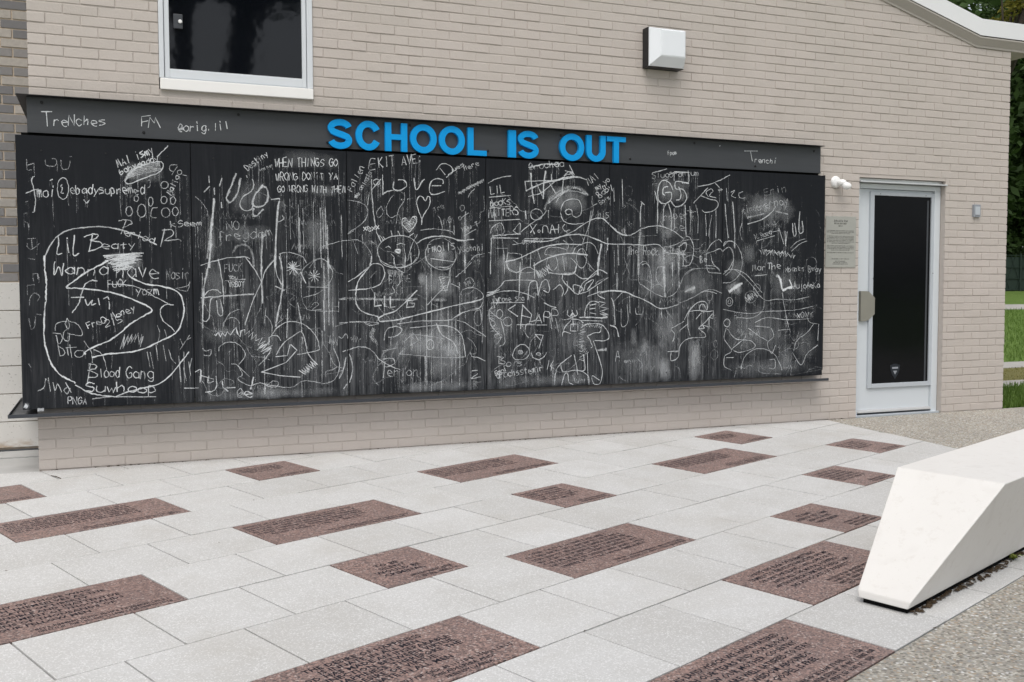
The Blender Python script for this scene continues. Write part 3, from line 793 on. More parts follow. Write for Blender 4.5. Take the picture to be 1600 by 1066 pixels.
# chalk tray
tray = MB(); tx0, tx1 = XL - .159, 5.79
tray.box(tx0, tx1, -.159, .003, .366, .3705)
tray.box(tx0, tx1, -.159, -.154, .3708, .388); tray.box(tx0 + .003, tx1 - .002, -.153, -.140, .3708, .379)
tray.box(tx0, XL - .002, .0035, .94, .366, .3705); tray.box(tx0, tx0 + .005, -.1535, .94, .3708, .388)
cp(tray, 'chalk_tray', 'tray_steel')
for px, py in ((65, 160.5), (372.5, 179.5), (224.5, 207), (511.5, 222.5), (640.5, 196), (762, 236), (876, 212), (984.5, 248), (1085, 223.5), (1272, 236.5), (1180, 259.5)):
    x, z = W(px, py, HY); cp(MB().lathe((x, HY, z), (0, -1, 0), [(0, .0095), (.004, .0095), (.007, .006)], 10), 'bolt', 'bolt_black', header)
for i in range(6):
    for fx in (0.14, 0.5, 0.86):
        for fz in (0.045, 0.40, 0.95):
            x = PX[i] + fx * 1.045; z = PZ0 + fz * 1.72
            cp(MB().lathe((x, BY, z), (0, -1, 0), [(0, .006), (.002, .005)], 8), 'bolt', 'bolt_black', panels[i])

# ---- SCHOOL IS OUT: each letter cut from thick blue sheet
LY = HY - .030
def extrude_ribbon(mb, pts, w, closed=False):
    pts = [Vector(p) for p in pts]; n = len(pts); L, R = [], []
    for i, p in enumerate(pts):
        a = pts[(i - 1) % n] if closed or i else p; b = pts[(i + 1) % n] if closed or i < n - 1 else p
        d = (b - a).normalized(); nn = Vector((-d.y, d.x)); L.append(p + nn * w / 2); R.append(p - nn * w / 2)
    k = len(mb.v)
    for q in (L, R):
        mb.v += [(p.x, LY, p.y) for p in q] + [(p.x, LY + .028, p.y) for p in q]
    m = n if closed else n - 1
    for i in range(m):
        j = (i + 1) % n; l0, l1, r0, r1 = k + i, k + j, k + 2 * n + i, k + 2 * n + j
        mb.f += [(l0, l1, r1, r0), (l0, l0 + n, l1 + n, l1), (r0, r1, r1 + n, r0 + n), (l0 + n, r0 + n, r1 + n, l1 + n)]
    if not closed:
        for i in (0, n - 1): mb.f.append((k + i, k + 2 * n + i, k + 3 * n + i, k + n + i))
def arc(cx, cz, rx_, rz_, a0, a1, n=18): return [(cx + rx_ * math.cos(R_(a0 + (a1 - a0) * i / n)), cz + rz_ * math.sin(R_(a0 + (a1 - a0) * i / n))) for i in range(n + 1)]
zt = 2.3605; zb_l = 2.1565
glyph_px = [('S', 512.5, 550.5), ('C', 556, 595.5), ('H', 602, 636.5), ('O', 641, 682.5), ('O', 686, 726.5), ('L', 731, 760.5), ('I', 794.5, 806.5), ('S', 809.5, 842), ('O', 875, 913), ('U', 916.5, 946.5), ('T', 948.5, 978)]
for ch, p0, p1 in glyph_px:
    x0 = W(p0, 215, LY)[0]; x1 = W(p1, 215, LY)[0]
    w = 0.0455; a, b, c, d = x0 + w / 2, x1 - w / 2, zb_l + w / 2, zt - w / 2; cx = (x0 + x1) / 2; cz = (zt + zb_l) / 2
    if ch in 'SCO': c -= .003; d += .003
    mb = MB()
    if ch == 'O': extrude_ribbon(mb, arc(cx, cz, (b - a) / 2, (d - c) / 2, 0, 360 - 360 / 36, 35), w, True)
    elif ch == 'C': extrude_ribbon(mb, arc(cx, cz, (b - a) / 2, (d - c) / 2, 28, 332, 30), w)
    elif ch == 'S':
        h = (d - c) / 4; r = (b - a) / 2
        pts = arc(cx, d - h, r, h, 12, 190, 14) + [(cx - r * .80, cz + h * .42)] + [(cx - r * .35, cz + h * .16), (cx + r * .35, cz - h * .16)] + [(cx + r * .80, cz - h * .42)] + arc(cx, c + h, r, h, 10, -168, 14)
        extrude_ribbon(mb, pts, w * .97)
    elif ch == 'U':
        r = (b - a) / 2
        extrude_ribbon(mb, [(a, zt), (a, c + r)] + arc(cx, c + r * .95, r, r * .95, 180, 360, 16) + [(b, c + r), (b, zt)], w)
    else:
        if ch == 'H': poly = [(x0, zb_l), (x0 + w, zb_l), (x0 + w, cz - w * .40), (x1 - w, cz - w * .40), (x1 - w, zb_l), (x1, zb_l), (x1, zt), (x1 - w, zt), (x1 - w, cz + w * .45), (x0 + w, cz + w * .45), (x0 + w, zt), (x0, zt)]
        if ch == 'L': poly = [(x0, zb_l), (x1, zb_l), (x1, zb_l + w * .85), (x0 + w, zb_l + w * .85), (x0 + w, zt), (x0, zt)]
        if ch == 'I': poly = [(x0, zb_l), (x1, zb_l), (x1, zt), (x0, zt)]
        if ch == 'T': poly = [(cx - w / 2, zb_l), (cx + w / 2, zb_l), (cx + w / 2, zt - w * .85), (x1, zt - w * .85), (x1, zt), (x0, zt), (x0, zt - w * .85), (cx - w / 2, zt - w * .85)]
        mb.prism(poly, LY, LY + .028)
    cp(mb, 'letter', 'letter_blue', header)
# ================================================================== chalk on the board: strokes traced on the panel face
ZONES = {'a': (0, 200, 5.33), 'b': (0, 400, 5.33), 'c': (0, 560, 4.0), 'd': (280, 220, 5.33), 'e': (280, 400, 4.44), 'f': (530, 220, 5.328), 'g': (530, 400, 4.844),
         'h': (740, 240, 5.6125), 'i': (740, 410, 5.075), 'j': (930, 240, 5.609), 'k': (930, 410, 5.332), 'l': (1100, 260, 3.045), 'F': (0, 0, 4.0), 'P': (0, 0, 1.0)}
GLY = {  # x 0-4, y 0-8 with the baseline at 2
'A': '02 28 42|14 34', 'B': '02 08 28 37 25 05 25 43 32 02', 'C': '47 28 06 04 22 43', 'D': '02 08 28 46 44 22 02', 'E': '48 08 02 42|05 35', 'F': '48 08 02|05 35', 'G': '47 28 06 04 22 43 45 25', 'H': '02 08|42 48|05 45', 'I': '22 28',
'K': '02 08|48 05 42', 'L': '08 02 42', 'M': '02 18 24 38 42', 'N': '02 08 42 48', 'O': '28 06 04 22 44 46 28', 'P': '02 08 38 46 35 05', 'R': '02 08 38 46 35 05|25 42', 'S': '47 28 06 25 44 32 02', 'T': '08 48|28 22', 'U': '08 03 22 43 48', 'V': '08 22 48', 'W': '08 12 26 32 48', 'X': '08 42|48 02', 'Y': '08 25 48|25 22', 'Z': '08 48 02 42', 'Q': '28 06 04 22 44 46 28|24 42', 'J': '38 33 22 03',
'a': '45 26 04 22 43|46 42', 'b': '08 02 33 35 16 04', 'c': '45 26 04 22 43', 'd': '45 26 04 22 43|48 42', 'e': '04 44 35 16 04 22 42', 'f': '47 28 17 12|05 35', 'g': '45 26 04 22 43|46 41 20 01', 'h': '08 02|04 26 35 32', 'i': '26 22|27 28', 'k': '08 02|36 04 32', 'l': '28 22', 'm': '02 06|05 16 22 26|25 36 42', 'n': '02 06|05 26 35 32', 'o': '26 05 03 22 43 45 26', 'p': '00 06 26 35 33 12 03', 'r': '02 06|05 26 35', 's': '46 16 05 34 43 22 02', 't': '28 22 33|06 46', 'u': '06 03 22 43|46 42', 'v': '06 22 46', 'w': '06 12 25 32 46', 'x': '06 42|46 02', 'y': '06 23|46 10', 'z': '06 46 02 42', 'j': '26 20 00', 'q': '45 26 04 22 43|46 40',
'0': '28 06 04 22 44 46 28', '1': '17 28 22', '2': '07 28 46 02 42', '4': '38 04 44|36 32', '5': '48 08 05 35 43 22 02', '.': '12 13', ':': '13 14|16 17', "'": '28 17', '@': '36 25 14 23 35 36 43 45 28 06 04 12 32', '-': '05 45'}
STROKES = []                                     # (plane, width m, strength, [(x, z)...])
DUST = []                                        # (x0, x1, z0, z1, rotation, strength)
def smooth(pts, k=5):
    if len(pts) < 3: return pts
    P = [np.array(p, float) for p in pts]; P = [2 * P[0] - P[1]] + P + [2 * P[-1] - P[-2]]; out = []
    for i in range(1, len(P) - 2):
        for s in range(k):
            t = s / k
            out.append(0.5 * (2 * P[i] + (P[i + 1] - P[i - 1]) * t + (2 * P[i - 1] - 5 * P[i] + 4 * P[i + 1] - P[i + 2]) * t * t + (3 * P[i] - P[i - 1] - 3 * P[i + 1] + P[i + 2]) * t ** 3))
    out.append(P[-2]); return [tuple(p) for p in out]
def to_board(z, pts, y):
    x0, y0, s = ZONES[z]; return [W(x0 + p[0] / s, y0 + p[1] / s, y) for p in pts]
def S(z, w, st, *lines, curve=True, y=None):
    """strokes in picture coordinates of a zone; w in picture pixels"""
    yy = BY if y is None else y
    for ln in lines:
        pts = [tuple(map(float, q.split(','))) for q in ln.split()]
        if curve: pts = smooth(pts)
        STROKES.append((yy, w * 0.0042, st, to_board(z, pts, yy)))
def Wd(z, text, xa, ya, xb, yb, h, w=1.7, st=0.8, y=None):
    """handwriting from (xa, ya) to (xb, yb) on its baseline"""
    yy = BY if y is None else y
    n = len(text); L = math.hypot(xb - xa, yb - ya); dx, dy = (xb - xa) / L, (yb - ya) / L
    adv = L / n; jr = random.Random(hash_s(text) + int(xa))
    for i, chh in enumerate(text):
        if chh not in GLY: continue
        ox, oy = xa + dx * adv * i, ya + dy * adv * i; sc = jr.uniform(.85, 1.12); sl = jr.uniform(-.10, .16); up = jr.uniform(-.06, .06) * h; ss = min(1.0, st * jr.uniform(.82, 1.12) + .06)
        for ln in GLY[chh].split('|'):
            q = []
            for tkn in ln.split():
                gx, gy = int(tkn[0]) / 4 + jr.uniform(-.07, .07), (int(tkn[1]) - 2) / 6 + jr.uniform(-.045, .045)
                a = (gx * 0.76 + gy * sl) * adv; b = gy * h * sc + up
                q.append((ox + dx * a + dy * b, oy + dy * a - dx * b))
            STROKES.append((yy, w * 0.0041, ss, to_board(z, smooth(q, 4) if chh not in 'AEFHIKLMNTVWXZYkvwxz14' else q, yy)))
def hash_s(s):
    v = 7
    for c in s: v = (v * 31 + ord(c)) % 100003
    return v
def El(z, cx, cy, rx_, ry_, w=1.6, st=.75, a0=20, turns=1.05):
    n = 22; STROKES.append((BY, w * 0.0042, st, to_board(z, [(cx + rx_ * math.cos(R_(a0) + 2 * math.pi * turns * i / n) * (1 + .04 * math.sin(3 * i)), cy + ry_ * math.sin(R_(a0) + 2 * math.pi * turns * i / n)) for i in range(n + 1)], BY)))
def Zig(z, x0, y0, x1, y1, amp, n, w=1.8, st=.8, y=None):
    L = math.hypot(x1 - x0, y1 - y0); nx, ny = -(y1 - y0) / L, (x1 - x0) / L; q = []
    for i in range(n + 1):
        t = i / n; s = amp * (1 if i % 2 else -1) * rnd.uniform(.45, 1.25)
        jx = rnd.gauss(0, L / n * .35); q.append((x0 + (x1 - x0) * t + nx * s + jx, y0 + (y1 - y0) * t + ny * s + rnd.gauss(0, amp * .12)))
    STROKES.append((BY, w * 0.0042, st, to_board(z, q, BY)))
def Star(z, cx, cy, r):
    for k in range(5):
        a = math.pi * k / 5 + .2; S(z, 1.6, .8, f'{cx - r * math.cos(a)},{cy - r * math.sin(a)} {cx + r * math.cos(a)},{cy + r * math.sin(a)}', curve=False)
def Du(z, x0, y0, x1, y1, st=.5):
    (a, b), (c, d) = to_board(z, [(x0, y0), (x1, y1)], BY); DUST.append((min(a, c), max(a, c), min(b, d), max(b, d), st))

# panel 1
S('a', 1.6, .5, '222,258 225,345 265,350', '228,310 285,292', '375,265 385,310 440,320 470,300 465,260 430,255', '505,265 520,340 570,335 585,270', '580,238 597,236')
Wd('a', 'MAI ismy', 985, 330, 1290, 205, 66, 1.8, .9); Wd('a', 'babydaddy', 1005, 388, 1330, 262, 48, 1.8, .85)
S('a', 2, .9, '1400,150 1345,205 1310,240', '1040,450 1100,360 1200,310 1330,280 1360,320 1320,370 1200,420 1080,465 1040,450')
for k in range(7): S('a', 2.6, .6, f'{1030 + k * 6},{440 - k * 10} {1110 + k * 5},{400 - k * 14} {1220},{375 - k * 13} {1345 - k * 3},{345 - k * 9}')
Du('a', 1010, 270, 1380, 470, .7)
S('a', 2.2, .8, '285,400 265,430 280,500 295,600 285,690 272,705', '215,545 275,520 320,510', '515,470 505,490 520,500 510,540 535,545', '415,440 435,430', '695,595 720,625 745,600'); El('a', 525, 505, 48, 90, 2.0, .85)
Wd('a', 'moi', 312, 575, 465, 575, 85, 2.0, .8); Wd('a', 'ebadysupremed', 585, 548, 1215, 548, 72, 2.0, .8)
for q in ((1075, 695, 28, 40), (1180, 690, 35, 55), (1135, 590, 18, 25), (1255, 615, 18, 40), (1365, 600, 25, 30), (1440, 605, 22, 32), (1370, 475, 30, 28), (1380, 705, 35, 40), (1460, 695, 25, 35), (1495, 370, 18, 20)): El('a', *q, w=1.8, st=.7)
S('a', 1.6, .65, '1310,660 1265,680 1260,740 1305,750', '1225,440 1250,440 1245,490 1230,500', '1475,310 1420,310 1415,350 1450,360 1475,320 1430,395', '1520,390 1550,395')
Wd('a', 'Malia', 1430, 565, 1500, 400, 50, 1.7, .75)
S('a', 1.9, .75, '985,775 1040,765 1090,775 1095,800 1040,825 1015,832', '1050,770 1010,885', '985,840 1100,880 1240,940 1310,975', '1335,990 1370,840', '1350,850 1430,850 1440,890 1370,940 1480,930 1510,945'); Wd('a', 'eriod', 1030, 890, 1290, 965, 62, 1.9, .75)
Wd('P', 'kSeem', 268, 355, 317, 352, 9, 1.6, .75)
S('a', 1.7, .5, '225,925 300,920', '265,920 270,1010', '225,960 235,1000 270,1010 330,960', '205,780 230,795 240,830', '200,712 230,708', '215,615 235,610')
S('a', 2.3, .9, '485,900 490,960 475,1050 520,1045', '560,960 575,1040', '555,915 562,925', '620,890 610,1055 660,1045', '700,910 760,885 815,890 800,920 750,935 830,950 850,980 800,1010 735,1030', '770,890 745,1030'); Wd('a', 'eaty', 850, 1010, 1145, 1000, 62, 2, .8)
S('a', 2.8, .75, '375,1066 430,960 500,885 590,845 700,830 800,822 900,828 985,845 1050,865 1180,910 1300,970')
for k in range(26):
    yk = -12 + k * 5; S('b', 2.4, .82, f'{885 + 3.4 * k + rnd.uniform(-35, 60)},{yk + rnd.uniform(-2, 26)} {1030 + rnd.uniform(-40, 40)},{yk - 6 + rnd.uniform(-10, 10)} {1195 - 4.2 * k + rnd.uniform(-70, 25)},{yk + rnd.uniform(-26, 2)}')
Du('b', 870, -30, 1200, 125, 1.3)
S('b', 3.2, .95, '370,0 372,100 385,200 385,300 375,420 368,550 370,700 395,820 440,920 500,990 560,1025 630,1060', '900,40 750,120 640,190 555,262 640,268 820,285 950,310 1100,360 1210,410 1265,455 1180,510 1080,570 990,650 900,710 800,750 710,800 712,825', '770,845 880,820 1000,808 1120,795 1230,760 1320,715 1400,680 1460,645 1500,590 1530,480 1528,400 1500,320 1430,275 1330,250 1230,238 1150,210 1090,180')
S('c', 2.8, .9, '470,165 560,215 640,232 720,240', '720,240 800,210 900,185 980,165 1050,120 1120,40 1150,0 1180,-40')
S('b', 2.1, .85, '455,45 450,160 490,90 515,165 530,60', '1445,408 1390,405 1345,430 1335,480 1360,540 1420,590 1455,630'); Wd('b', 'anna', 545, 158, 915, 162, 95, 2.1, .8); Wd('b', 'have', 965, 180, 1345, 185, 115, 2.1, .8)
Wd('b', 'FUCK', 895, 262, 1065, 255, 60, 1.7, .8); Wd('b', 'yazm', 1130, 325, 1335, 322, 75, 1.7, .75); S('b', 2, .8, '900,235 1050,240 1180,275 1290,340 1400,395')
S('b', 2.4, .85, '810,210 760,205 710,240 680,310 660,390 600,475', '592,345 700,345', '710,360 730,410 770,370 760,410 800,395', '820,350 830,410', '860,360 895,340 910,380 912,445')
Wd('b', 'FreD Money', 735, 612, 1135, 450, 54, 1.8, .9); Wd('b', '215', 880, 595, 1035, 548, 55, 1.8, .9)
S('b', 1.5, .75, '460,625 465,570 510,548 560,545', '560,520 545,560 565,610 580,570 562,520', '580,545 640,565 680,620 678,665 600,655 560,640', '560,610 530,640 530,690 570,710 580,650', '435,640 500,650 520,690 490,730 465,660', '475,750 530,780 535,820 500,835', '470,660 500,835', '555,760 570,830', '580,740 600,850', '545,765 640,760', '690,790 640,790 620,820 650,845 690,830 700,790', '700,710 760,800 770,890', '780,780 840,810 870,870 890,945')
S('b', 2, .8, '740,900 800,910 790,940 745,945', '735,950 810,985 790,1010 735,1010', '755,895 725,1060'); Wd('b', 'lood', 825, 1012, 1005, 1012, 80, 1.9, .8); Wd('b', 'Gang', 1050, 1018, 1290, 1025, 92, 2, .85)
S('b', 1.7, .8, '1000,780 1040,650 1020,770 1070,650 1060,740 1100,650 1090,730 1130,650 1120,720 1150,640 1160,740 1180,650 1170,760 1190,670', curve=False)
S('b', 1.6, .65, '1310,580 1330,640 1310,740', '1370,610 1390,680', '1300,740 1315,870', '1225,800 1250,930', '1250,800 1280,940', '1360,740 1385,880', '1405,780 1430,860 1465,895', '1500,690 1520,740', '1490,830 1510,1050', '1530,800 1535,1060', '1550,700 1590,680', '1465,270 1560,250 1580,215 1560,290 1480,280', '1500,780 1580,660')
Wd('b', 'Nasir', 1385, 195, 1585, 190, 80, 1.6, .6)
S('b', 2.2, .45, '230,20 290,30', '270,150 310,150 320,200', '230,245 290,240', '245,420 250,350 290,310 330,340 310,380', '240,520 260,610 290,580 295,500', '305,485 350,490', '240,900 260,930', '390,1020 400,1060')
S('c', 1.9, .8, '285,125 275,180 235,205', '300,120 315,205', '330,150 345,200 360,160 385,210', '420,180 400,200 420,220 440,185', '410,150 445,215', '575,255 700,240 850,240 975,242', '1150,187 1240,185'); Wd('c', 'Suwhoop', 540, 205, 995, 218, 56, 2.2, .9); Wd('c', 'PNGA', 425, 287, 548, 287, 45, 1.7, .8)
S('c', 1.6, .6, '1120,40 1130,150', '1145,60 1165,140', '1180,20 1190,110', '1200,0 1185,60')
S('c', 9, .9, '150,295 170,305', '235,321 275,320'); Du('c', 130, 275, 190, 325, 1.2)
# panel 2
Wd('d', 'WHEN THINGS GO', 795, 218, 1325, 212, 70, 1.8, .95); Wd('d', "WRONG DON'T YA", 802, 332, 1325, 322, 62, 1.7, .9); Wd('d', 'GO WRONG WITH THEM', 820, 426, 1388, 436, 56, 1.7, .95)
Wd('d', 'Destiny', 570, 252, 748, 118, 46, 1.7, .8); Wd('d', 'was her', 672, 256, 785, 212, 26, 1.4, .6)
S('d', 4.4, .7, '475,270 440,360 410,430 395,480 420,515 460,480 490,420 510,310', '700,370 640,440 610,520 640,550 700,540 740,480 730,400 700,380', '620,560 615,610 640,630 700,570'); S('d', 2.6, .7, '610,320 620,370 600,420 530,470 505,530 540,580 600,570 620,520', '820,680 870,650 855,620', '245,290 250,350', '355,310 335,380', '350,510 355,560', '205,430 255,380', '290,390 295,450', '560,290 570,310')
S('d', 4.5, .8, '765,490 835,485 825,560 815,660 805,800 800,1060', curve=False); S('d', 5.5, .8, '290,480 285,560 275,660 265,760 258,900 250,1060'); S('d', 3.5, .6, '265,740 245,860 235,980', '690,765 685,900 680,1060', '695,780 690,960')
Wd('d', 'NO', 395, 745, 515, 742, 90, 2, .6); Wd('d', 'fregdom', 330, 838, 790, 792, 72, 2, .6)
S('d', 6, .45, '445,930 480,880 540,865 590,900 615,970 620,1050'); S('d', 1.8, .65, '830,945 890,930 960,940 1030,970 1060,1020', '840,940 850,1000 855,1066', '730,1060 790,990', '1190,885 1260,860 1330,840 1400,830', '1080,1060 1130,1000 1190,985 1240,1020 1260,1066')
for x, a, b, w in ((990, 530, 930, 2), (1000, 640, 930, 2.5), (1030, 560, 900, 1.4), (1115, 510, 1060, 1.6), (1175, 560, 1060, 3), (1195, 580, 900, 2.4), (1215, 560, 900, 3.4), (1232, 700, 1050, 4), (1350, 620, 970, 1.6), (920, 480, 820, 1.2), (890, 600, 1060, 1.2), (1325, 200, 600, 1)): S('d', w, .62, f'{x},{a} {x + 3},{(a + b) / 2} {x + 8},{b}')
Du('d', 780, 60, 1340, 260, .3); Du('d', 1080, 360, 1330, 480, .5); Du('d', 1020, 600, 1270, 960, .55); Du('d', 330, 680, 780, 860, .45); Du('d', 380, 300, 760, 640, .4); Du('d', 220, 600, 310, 1066, .6)
Star('d', 945, 1040, 36)
S('e', 2.2, .8, '150,65 250,35 350,12 460,8 490,20', '460,10 520,90 570,180', '270,20 290,120 305,240 308,335', '665,210 730,240', '840,110 880,190'); S('e', 3.6, .75, '215,0 195,100 175,200 170,290', '150,290 300,280 420,270 520,265', '570,0 570,100 572,200 580,330', '695,0 712,80 718,200 700,330 680,420 670,490'); S('e', 2.4, .75, '170,290 165,440 205,435 215,320 225,290', '180,270 210,240 260,235 290,260', '260,310 270,400 295,415 300,380 285,300', '660,30 600,100 570,180 520,290 480,400 455,480', '660,0 665,80 690,160 720,215')
Wd('e', 'FUCK', 315, 112, 445, 106, 55, 1.6, .6); Wd('e', 'You', 345, 162, 408, 160, 26, 1.6, .85); Wd('e', 'YRBOY', 345, 216, 455, 210, 36, 1.7, .85); S('e', 1.5, .7, '320,172 460,162')
Star('e', 790, 85, 50); Star('e', 937, 140, 42)
S('e', 1.7, .6, '845,150 860,90 920,40 985,18 1040,60 1065,130 1030,200 960,260 860,290', '845,150 850,290 880,360 920,380 1110,385', '885,215 1030,220', '920,340 950,320 965,340 925,375 990,370', '1065,320 1065,380', '1105,320 1105,390', '1065,350 1105,350', '715,400 705,430 720,440 690,460 670,490', '305,490 320,450 360,428 400,440 420,470', '305,470 350,400 415,372', '600,360 590,470', '600,410 640,470 645,540', '1080,490 1180,462 1290,462 1330,480', '1110,300 1180,305 1330,300')
for x, a, b, w in ((1005, 50, 520, 4.5), (1035, 20, 480, 4), (745, 0, 280, 1.3), (940, 0, 100, 1.3), (990, 520, 900, 3), (945, 380, 660, 1.3), (160, 120, 500, 3.5), (1065, 360, 560, 2.5), (590, 690, 960, 3), (850, 560, 980, 1.6)): S('e', w, .55, f'{x},{a} {x + 2},{(a + b) / 2} {x + 3},{b}')
S('e', 2.2, .75, '820,325 835,400 848,480 848,530', '750,370 745,570', '640,550 690,490 760,455 840,465 900,500 950,560 968,620 960,655 820,685', '670,690 720,610 790,555 850,530 880,620 890,670 930,730', '620,620 630,560 680,555 705,590')
S('e', 2.2, .85, '775,615 815,655 740,740 570,805', '570,805 700,830 840,840', '770,615 750,690 670,700', curve=False); Zig('e', 845, 815, 945, 735, 26, 15, 2.6, .95); Zig('e', 860, 820, 935, 745, 18, 13, 2.4, .95)
S('e', 2.8, .9, '245,545 255,555 270,530 285,560 300,530 320,555 335,525 355,550 375,520 395,500 405,535 420,560 430,520 455,510 455,550 485,520 480,565 510,530 505,580 535,545 530,590 575,570 545,620 600,590 540,655 620,600 565,665 645,620 580,680 640,640', curve=False)
S('e', 2.0, .7, '275,660 280,630 320,603 370,598 420,620 455,670 450,710 410,755', '360,748 400,755 430,800 435,830 405,850 440,880 500,900 560,880 620,905 670,910 690,880 650,868 620,890', '405,760 490,840', '560,880 680,905 780,910 850,870 920,870 1000,885 1060,870 1100,820 1110,740 1070,640', '640,650 600,710 550,760'); S('e', 3, .85, '515,840 505,890 495,925')
Wd('e', '@e', 400, 985, 520, 975, 58, 2.2, .8); S('e', 2.6, .8, '110,805 150,790 145,880', '150,830 240,855', '255,835 260,900 230,940 180,945', '205,830 200,880 240,870', '300,870 305,910 340,940', '330,915 390,912', '35,917 130,915')
S('e', 3, .5, '1020,840 1015,805 1060,790 1095,770', '1160,700 1140,780 1110,840', '160,640 185,660 220,650 215,690 170,690'); Zig('e', 1040, 590, 1100, 600, 28, 9, 2.2, .6); S('e', 1.8, .7, '1105,560 1130,570 1155,540 1170,570', '1000,310 1010,520')
Du('e', 120, 480, 420, 620, .35); Du('e', 540, 880, 760, 1010, .6); Du('e', 150, 0, 330, 480, .4); Du('e', 960, 0, 1090, 560, .6); Du('e', 110, 940, 1180, 1030, .5); Du('e', 480, 500, 720, 720, .35)
# panel 3
S('f', 2, .75, '300,150 260,155 245,240 300,238', '255,195 300,190'); Wd('f', 'KIT AVE:', 330, 225, 710, 182, 82, 2.1, .72)
Wd('f', 'Fallen', 105, 425, 220, 215, 52, 1.7, .75); Wd('f', 'me onlnsta', 150, 478, 275, 265, 36, 1.6, .7)
S('f', 1.9, .85, '805,245 860,190 930,215 945,260 890,305', '835,225 880,285', '905,285 945,255'); Wd('f', 'ues', 948, 256, 1050, 200, 36, 1.7, .75); Wd('f', 'here', 1045, 248, 1172, 198, 42, 1.7, .75)
S('f', 2.6, .8, '360,285 362,350 362,450', '362,450 385,430 435,415', '455,340 450,400 500,415 560,375 540,330 490,325', '620,310 640,410 690,340 710,320', '865,360 860,325 800,318 760,350 750,420 790,450 875,422', '770,375 850,372')
S('f', 2.1, .85, '690,655 660,580 645,510 665,465 695,470 715,500 735,465 755,475 750,540 715,600 690,650 685,700', '580,760 530,700 525,655 555,645 580,680 610,635 640,635 640,680 600,745 580,760'); Zig('f', 535, 660, 600, 740, 26, 10, 3.4, .7); Zig('f', 575, 700, 640, 650, 26, 8, 3.4, .7); Du('f', 520, 630, 650, 770, 1.0)
S('f', 2.4, .75, '270,320 270,420 280,540 290,650 310,750 345,840', '345,320 270,410'); El('f', 310, 345, 28, 25, 2, .7)
S('f', 1.8, .62, '70,495 140,505 210,535 240,590 215,660 150,720 75,765', '350,540 310,600 330,640 365,600 352,548', '450,450 400,530 395,600 430,640 480,620', '540,430 540,500 490,580 475,690', '400,420 480,410 530,440', '75,830 140,825 200,850 250,910 270,970 245,1050', '110,820 155,940', '190,780 195,860', '250,430 235,540', '120,750 60,780'); Wd('f', 'xexx', 205, 755, 340, 738, 52, 2, .9)
S('f', 7, .5, '990,445 1060,400 1130,365 1205,325'); Zig('f', 1000, 440, 1205, 330, 14, 18, 2, .7); S('f', 2.4, .65, '1070,475 1095,430 1130,400'); S('f', 4, .9, '515,488 522,490', '568,485 574,488')
S('f', 1.9, .75, '350,840 430,800 530,790 610,820 655,880 660,960 610,1020 500,1055 400,1030 335,980 320,900 350,840', '430,940 455,970 455,1030', '540,900 550,960 545,1060', '570,1000 600,880 650,780', '600,1020 595,930', '365,800 380,820', '430,750 440,800', '490,750 505,790', '575,800 620,770', '385,890 410,880 430,895', '480,865 515,855 550,868', '345,840 335,790 370,830'); El('f', 490, 920, 14, 11, 6, 1)
S('f', 3.2, .8, '640,860 700,820 780,800 860,795 940,810 1000,830 1120,820', '985,830 1060,835'); S('f', 2, .65, '720,1000 720,920 760,840 850,810 930,850 970,930 960,1010 900,1050 800,1050', '675,745 760,735 850,740 930,755 960,785', '955,705 960,780', '820,625 840,650 860,735', '1020,640 1080,600', '1040,790 1140,735', '1060,1040 1130,960 1210,940')
Wd('f', 'Fmoils', 740, 932, 975, 905, 76, 2, .8); Wd('f', 'yoahnhi', 990, 925, 1212, 915, 56, 1.8, .6); Wd('f', 'unch', 850, 700, 965, 670, 55, 1.6, .45); Wd('f', 'you T', 1018, 752, 1165, 712, 45, 1.7, .55); Wd('f', 'smis', 1100, 980, 1215, 965, 40, 1.6, .5)
El('f', 1025, 560, 18, 25, 1.7, .6); El('f', 1005, 645, 12, 15, 1.6, .6); Wd('f', 'Tre', 800, 600, 880, 550, 40, 1.6, .45)
S('f', 6, .55, '1050,590 1046,800 1048,1060'); Du('f', 680, 860, 980, 1066, .6); Du('f', 1010, 580, 1090, 1066, .6); Du('f', 780, 900, 920, 990, 1.0)
S('g', 3, .85, '245,0 235,70 180,140 140,200 125,290 130,360 160,410 220,440 290,460 300,490 330,495 430,485 540,460 700,420 900,370 1060,335 1090,310', '300,470 350,440 420,420 500,350 590,260'); S('g', 2.4, .8, '235,70 270,58 320,70 343,130 320,200 280,230 200,250 70,260', '65,195 130,160 220,85', '1110,300 1160,280 1211,255'); S('g', 5.5, .5, '0,328 70,320 200,325 350,330 590,328')
S('g', 3, .85, '270,275 265,380 320,375', '343,305 345,385', '385,310 385,390 425,385', '515,340 510,390 565,385 570,360 530,355 560,340 515,340', curve=False)
for k in range(11): S('g', 1.5, .7, f'{368 + k * 11},{104 + k} {370 + k * 11},{140 + (k % 3) * 9}')
S('g', 2, .75, '410,20 430,90 490,130', '500,0 495,130', '540,0 545,50', '375,150 380,195', '400,230 420,270 390,290', '300,0 320,50 380,85 460,88 540,70 590,10', '650,0 680,60 740,95 800,105 850,80 880,20', '470,130 465,190 440,230'); Wd('g', 'SLIME', 375, 205, 545, 196, 54, 1.7, .55); El('g', 370, 270, 30, 25, 1.4, .5); El('g', 455, 262, 25, 30, 1.4, .5)
S('g', 2, .75, '755,160 840,160 805,280 755,160', '780,90 840,95 830,150', '690,20 870,45', '670,370 740,290 790,240', '850,210 910,240', curve=False); Zig('g', 770, 175, 800, 265, 22, 10, 3, .85)
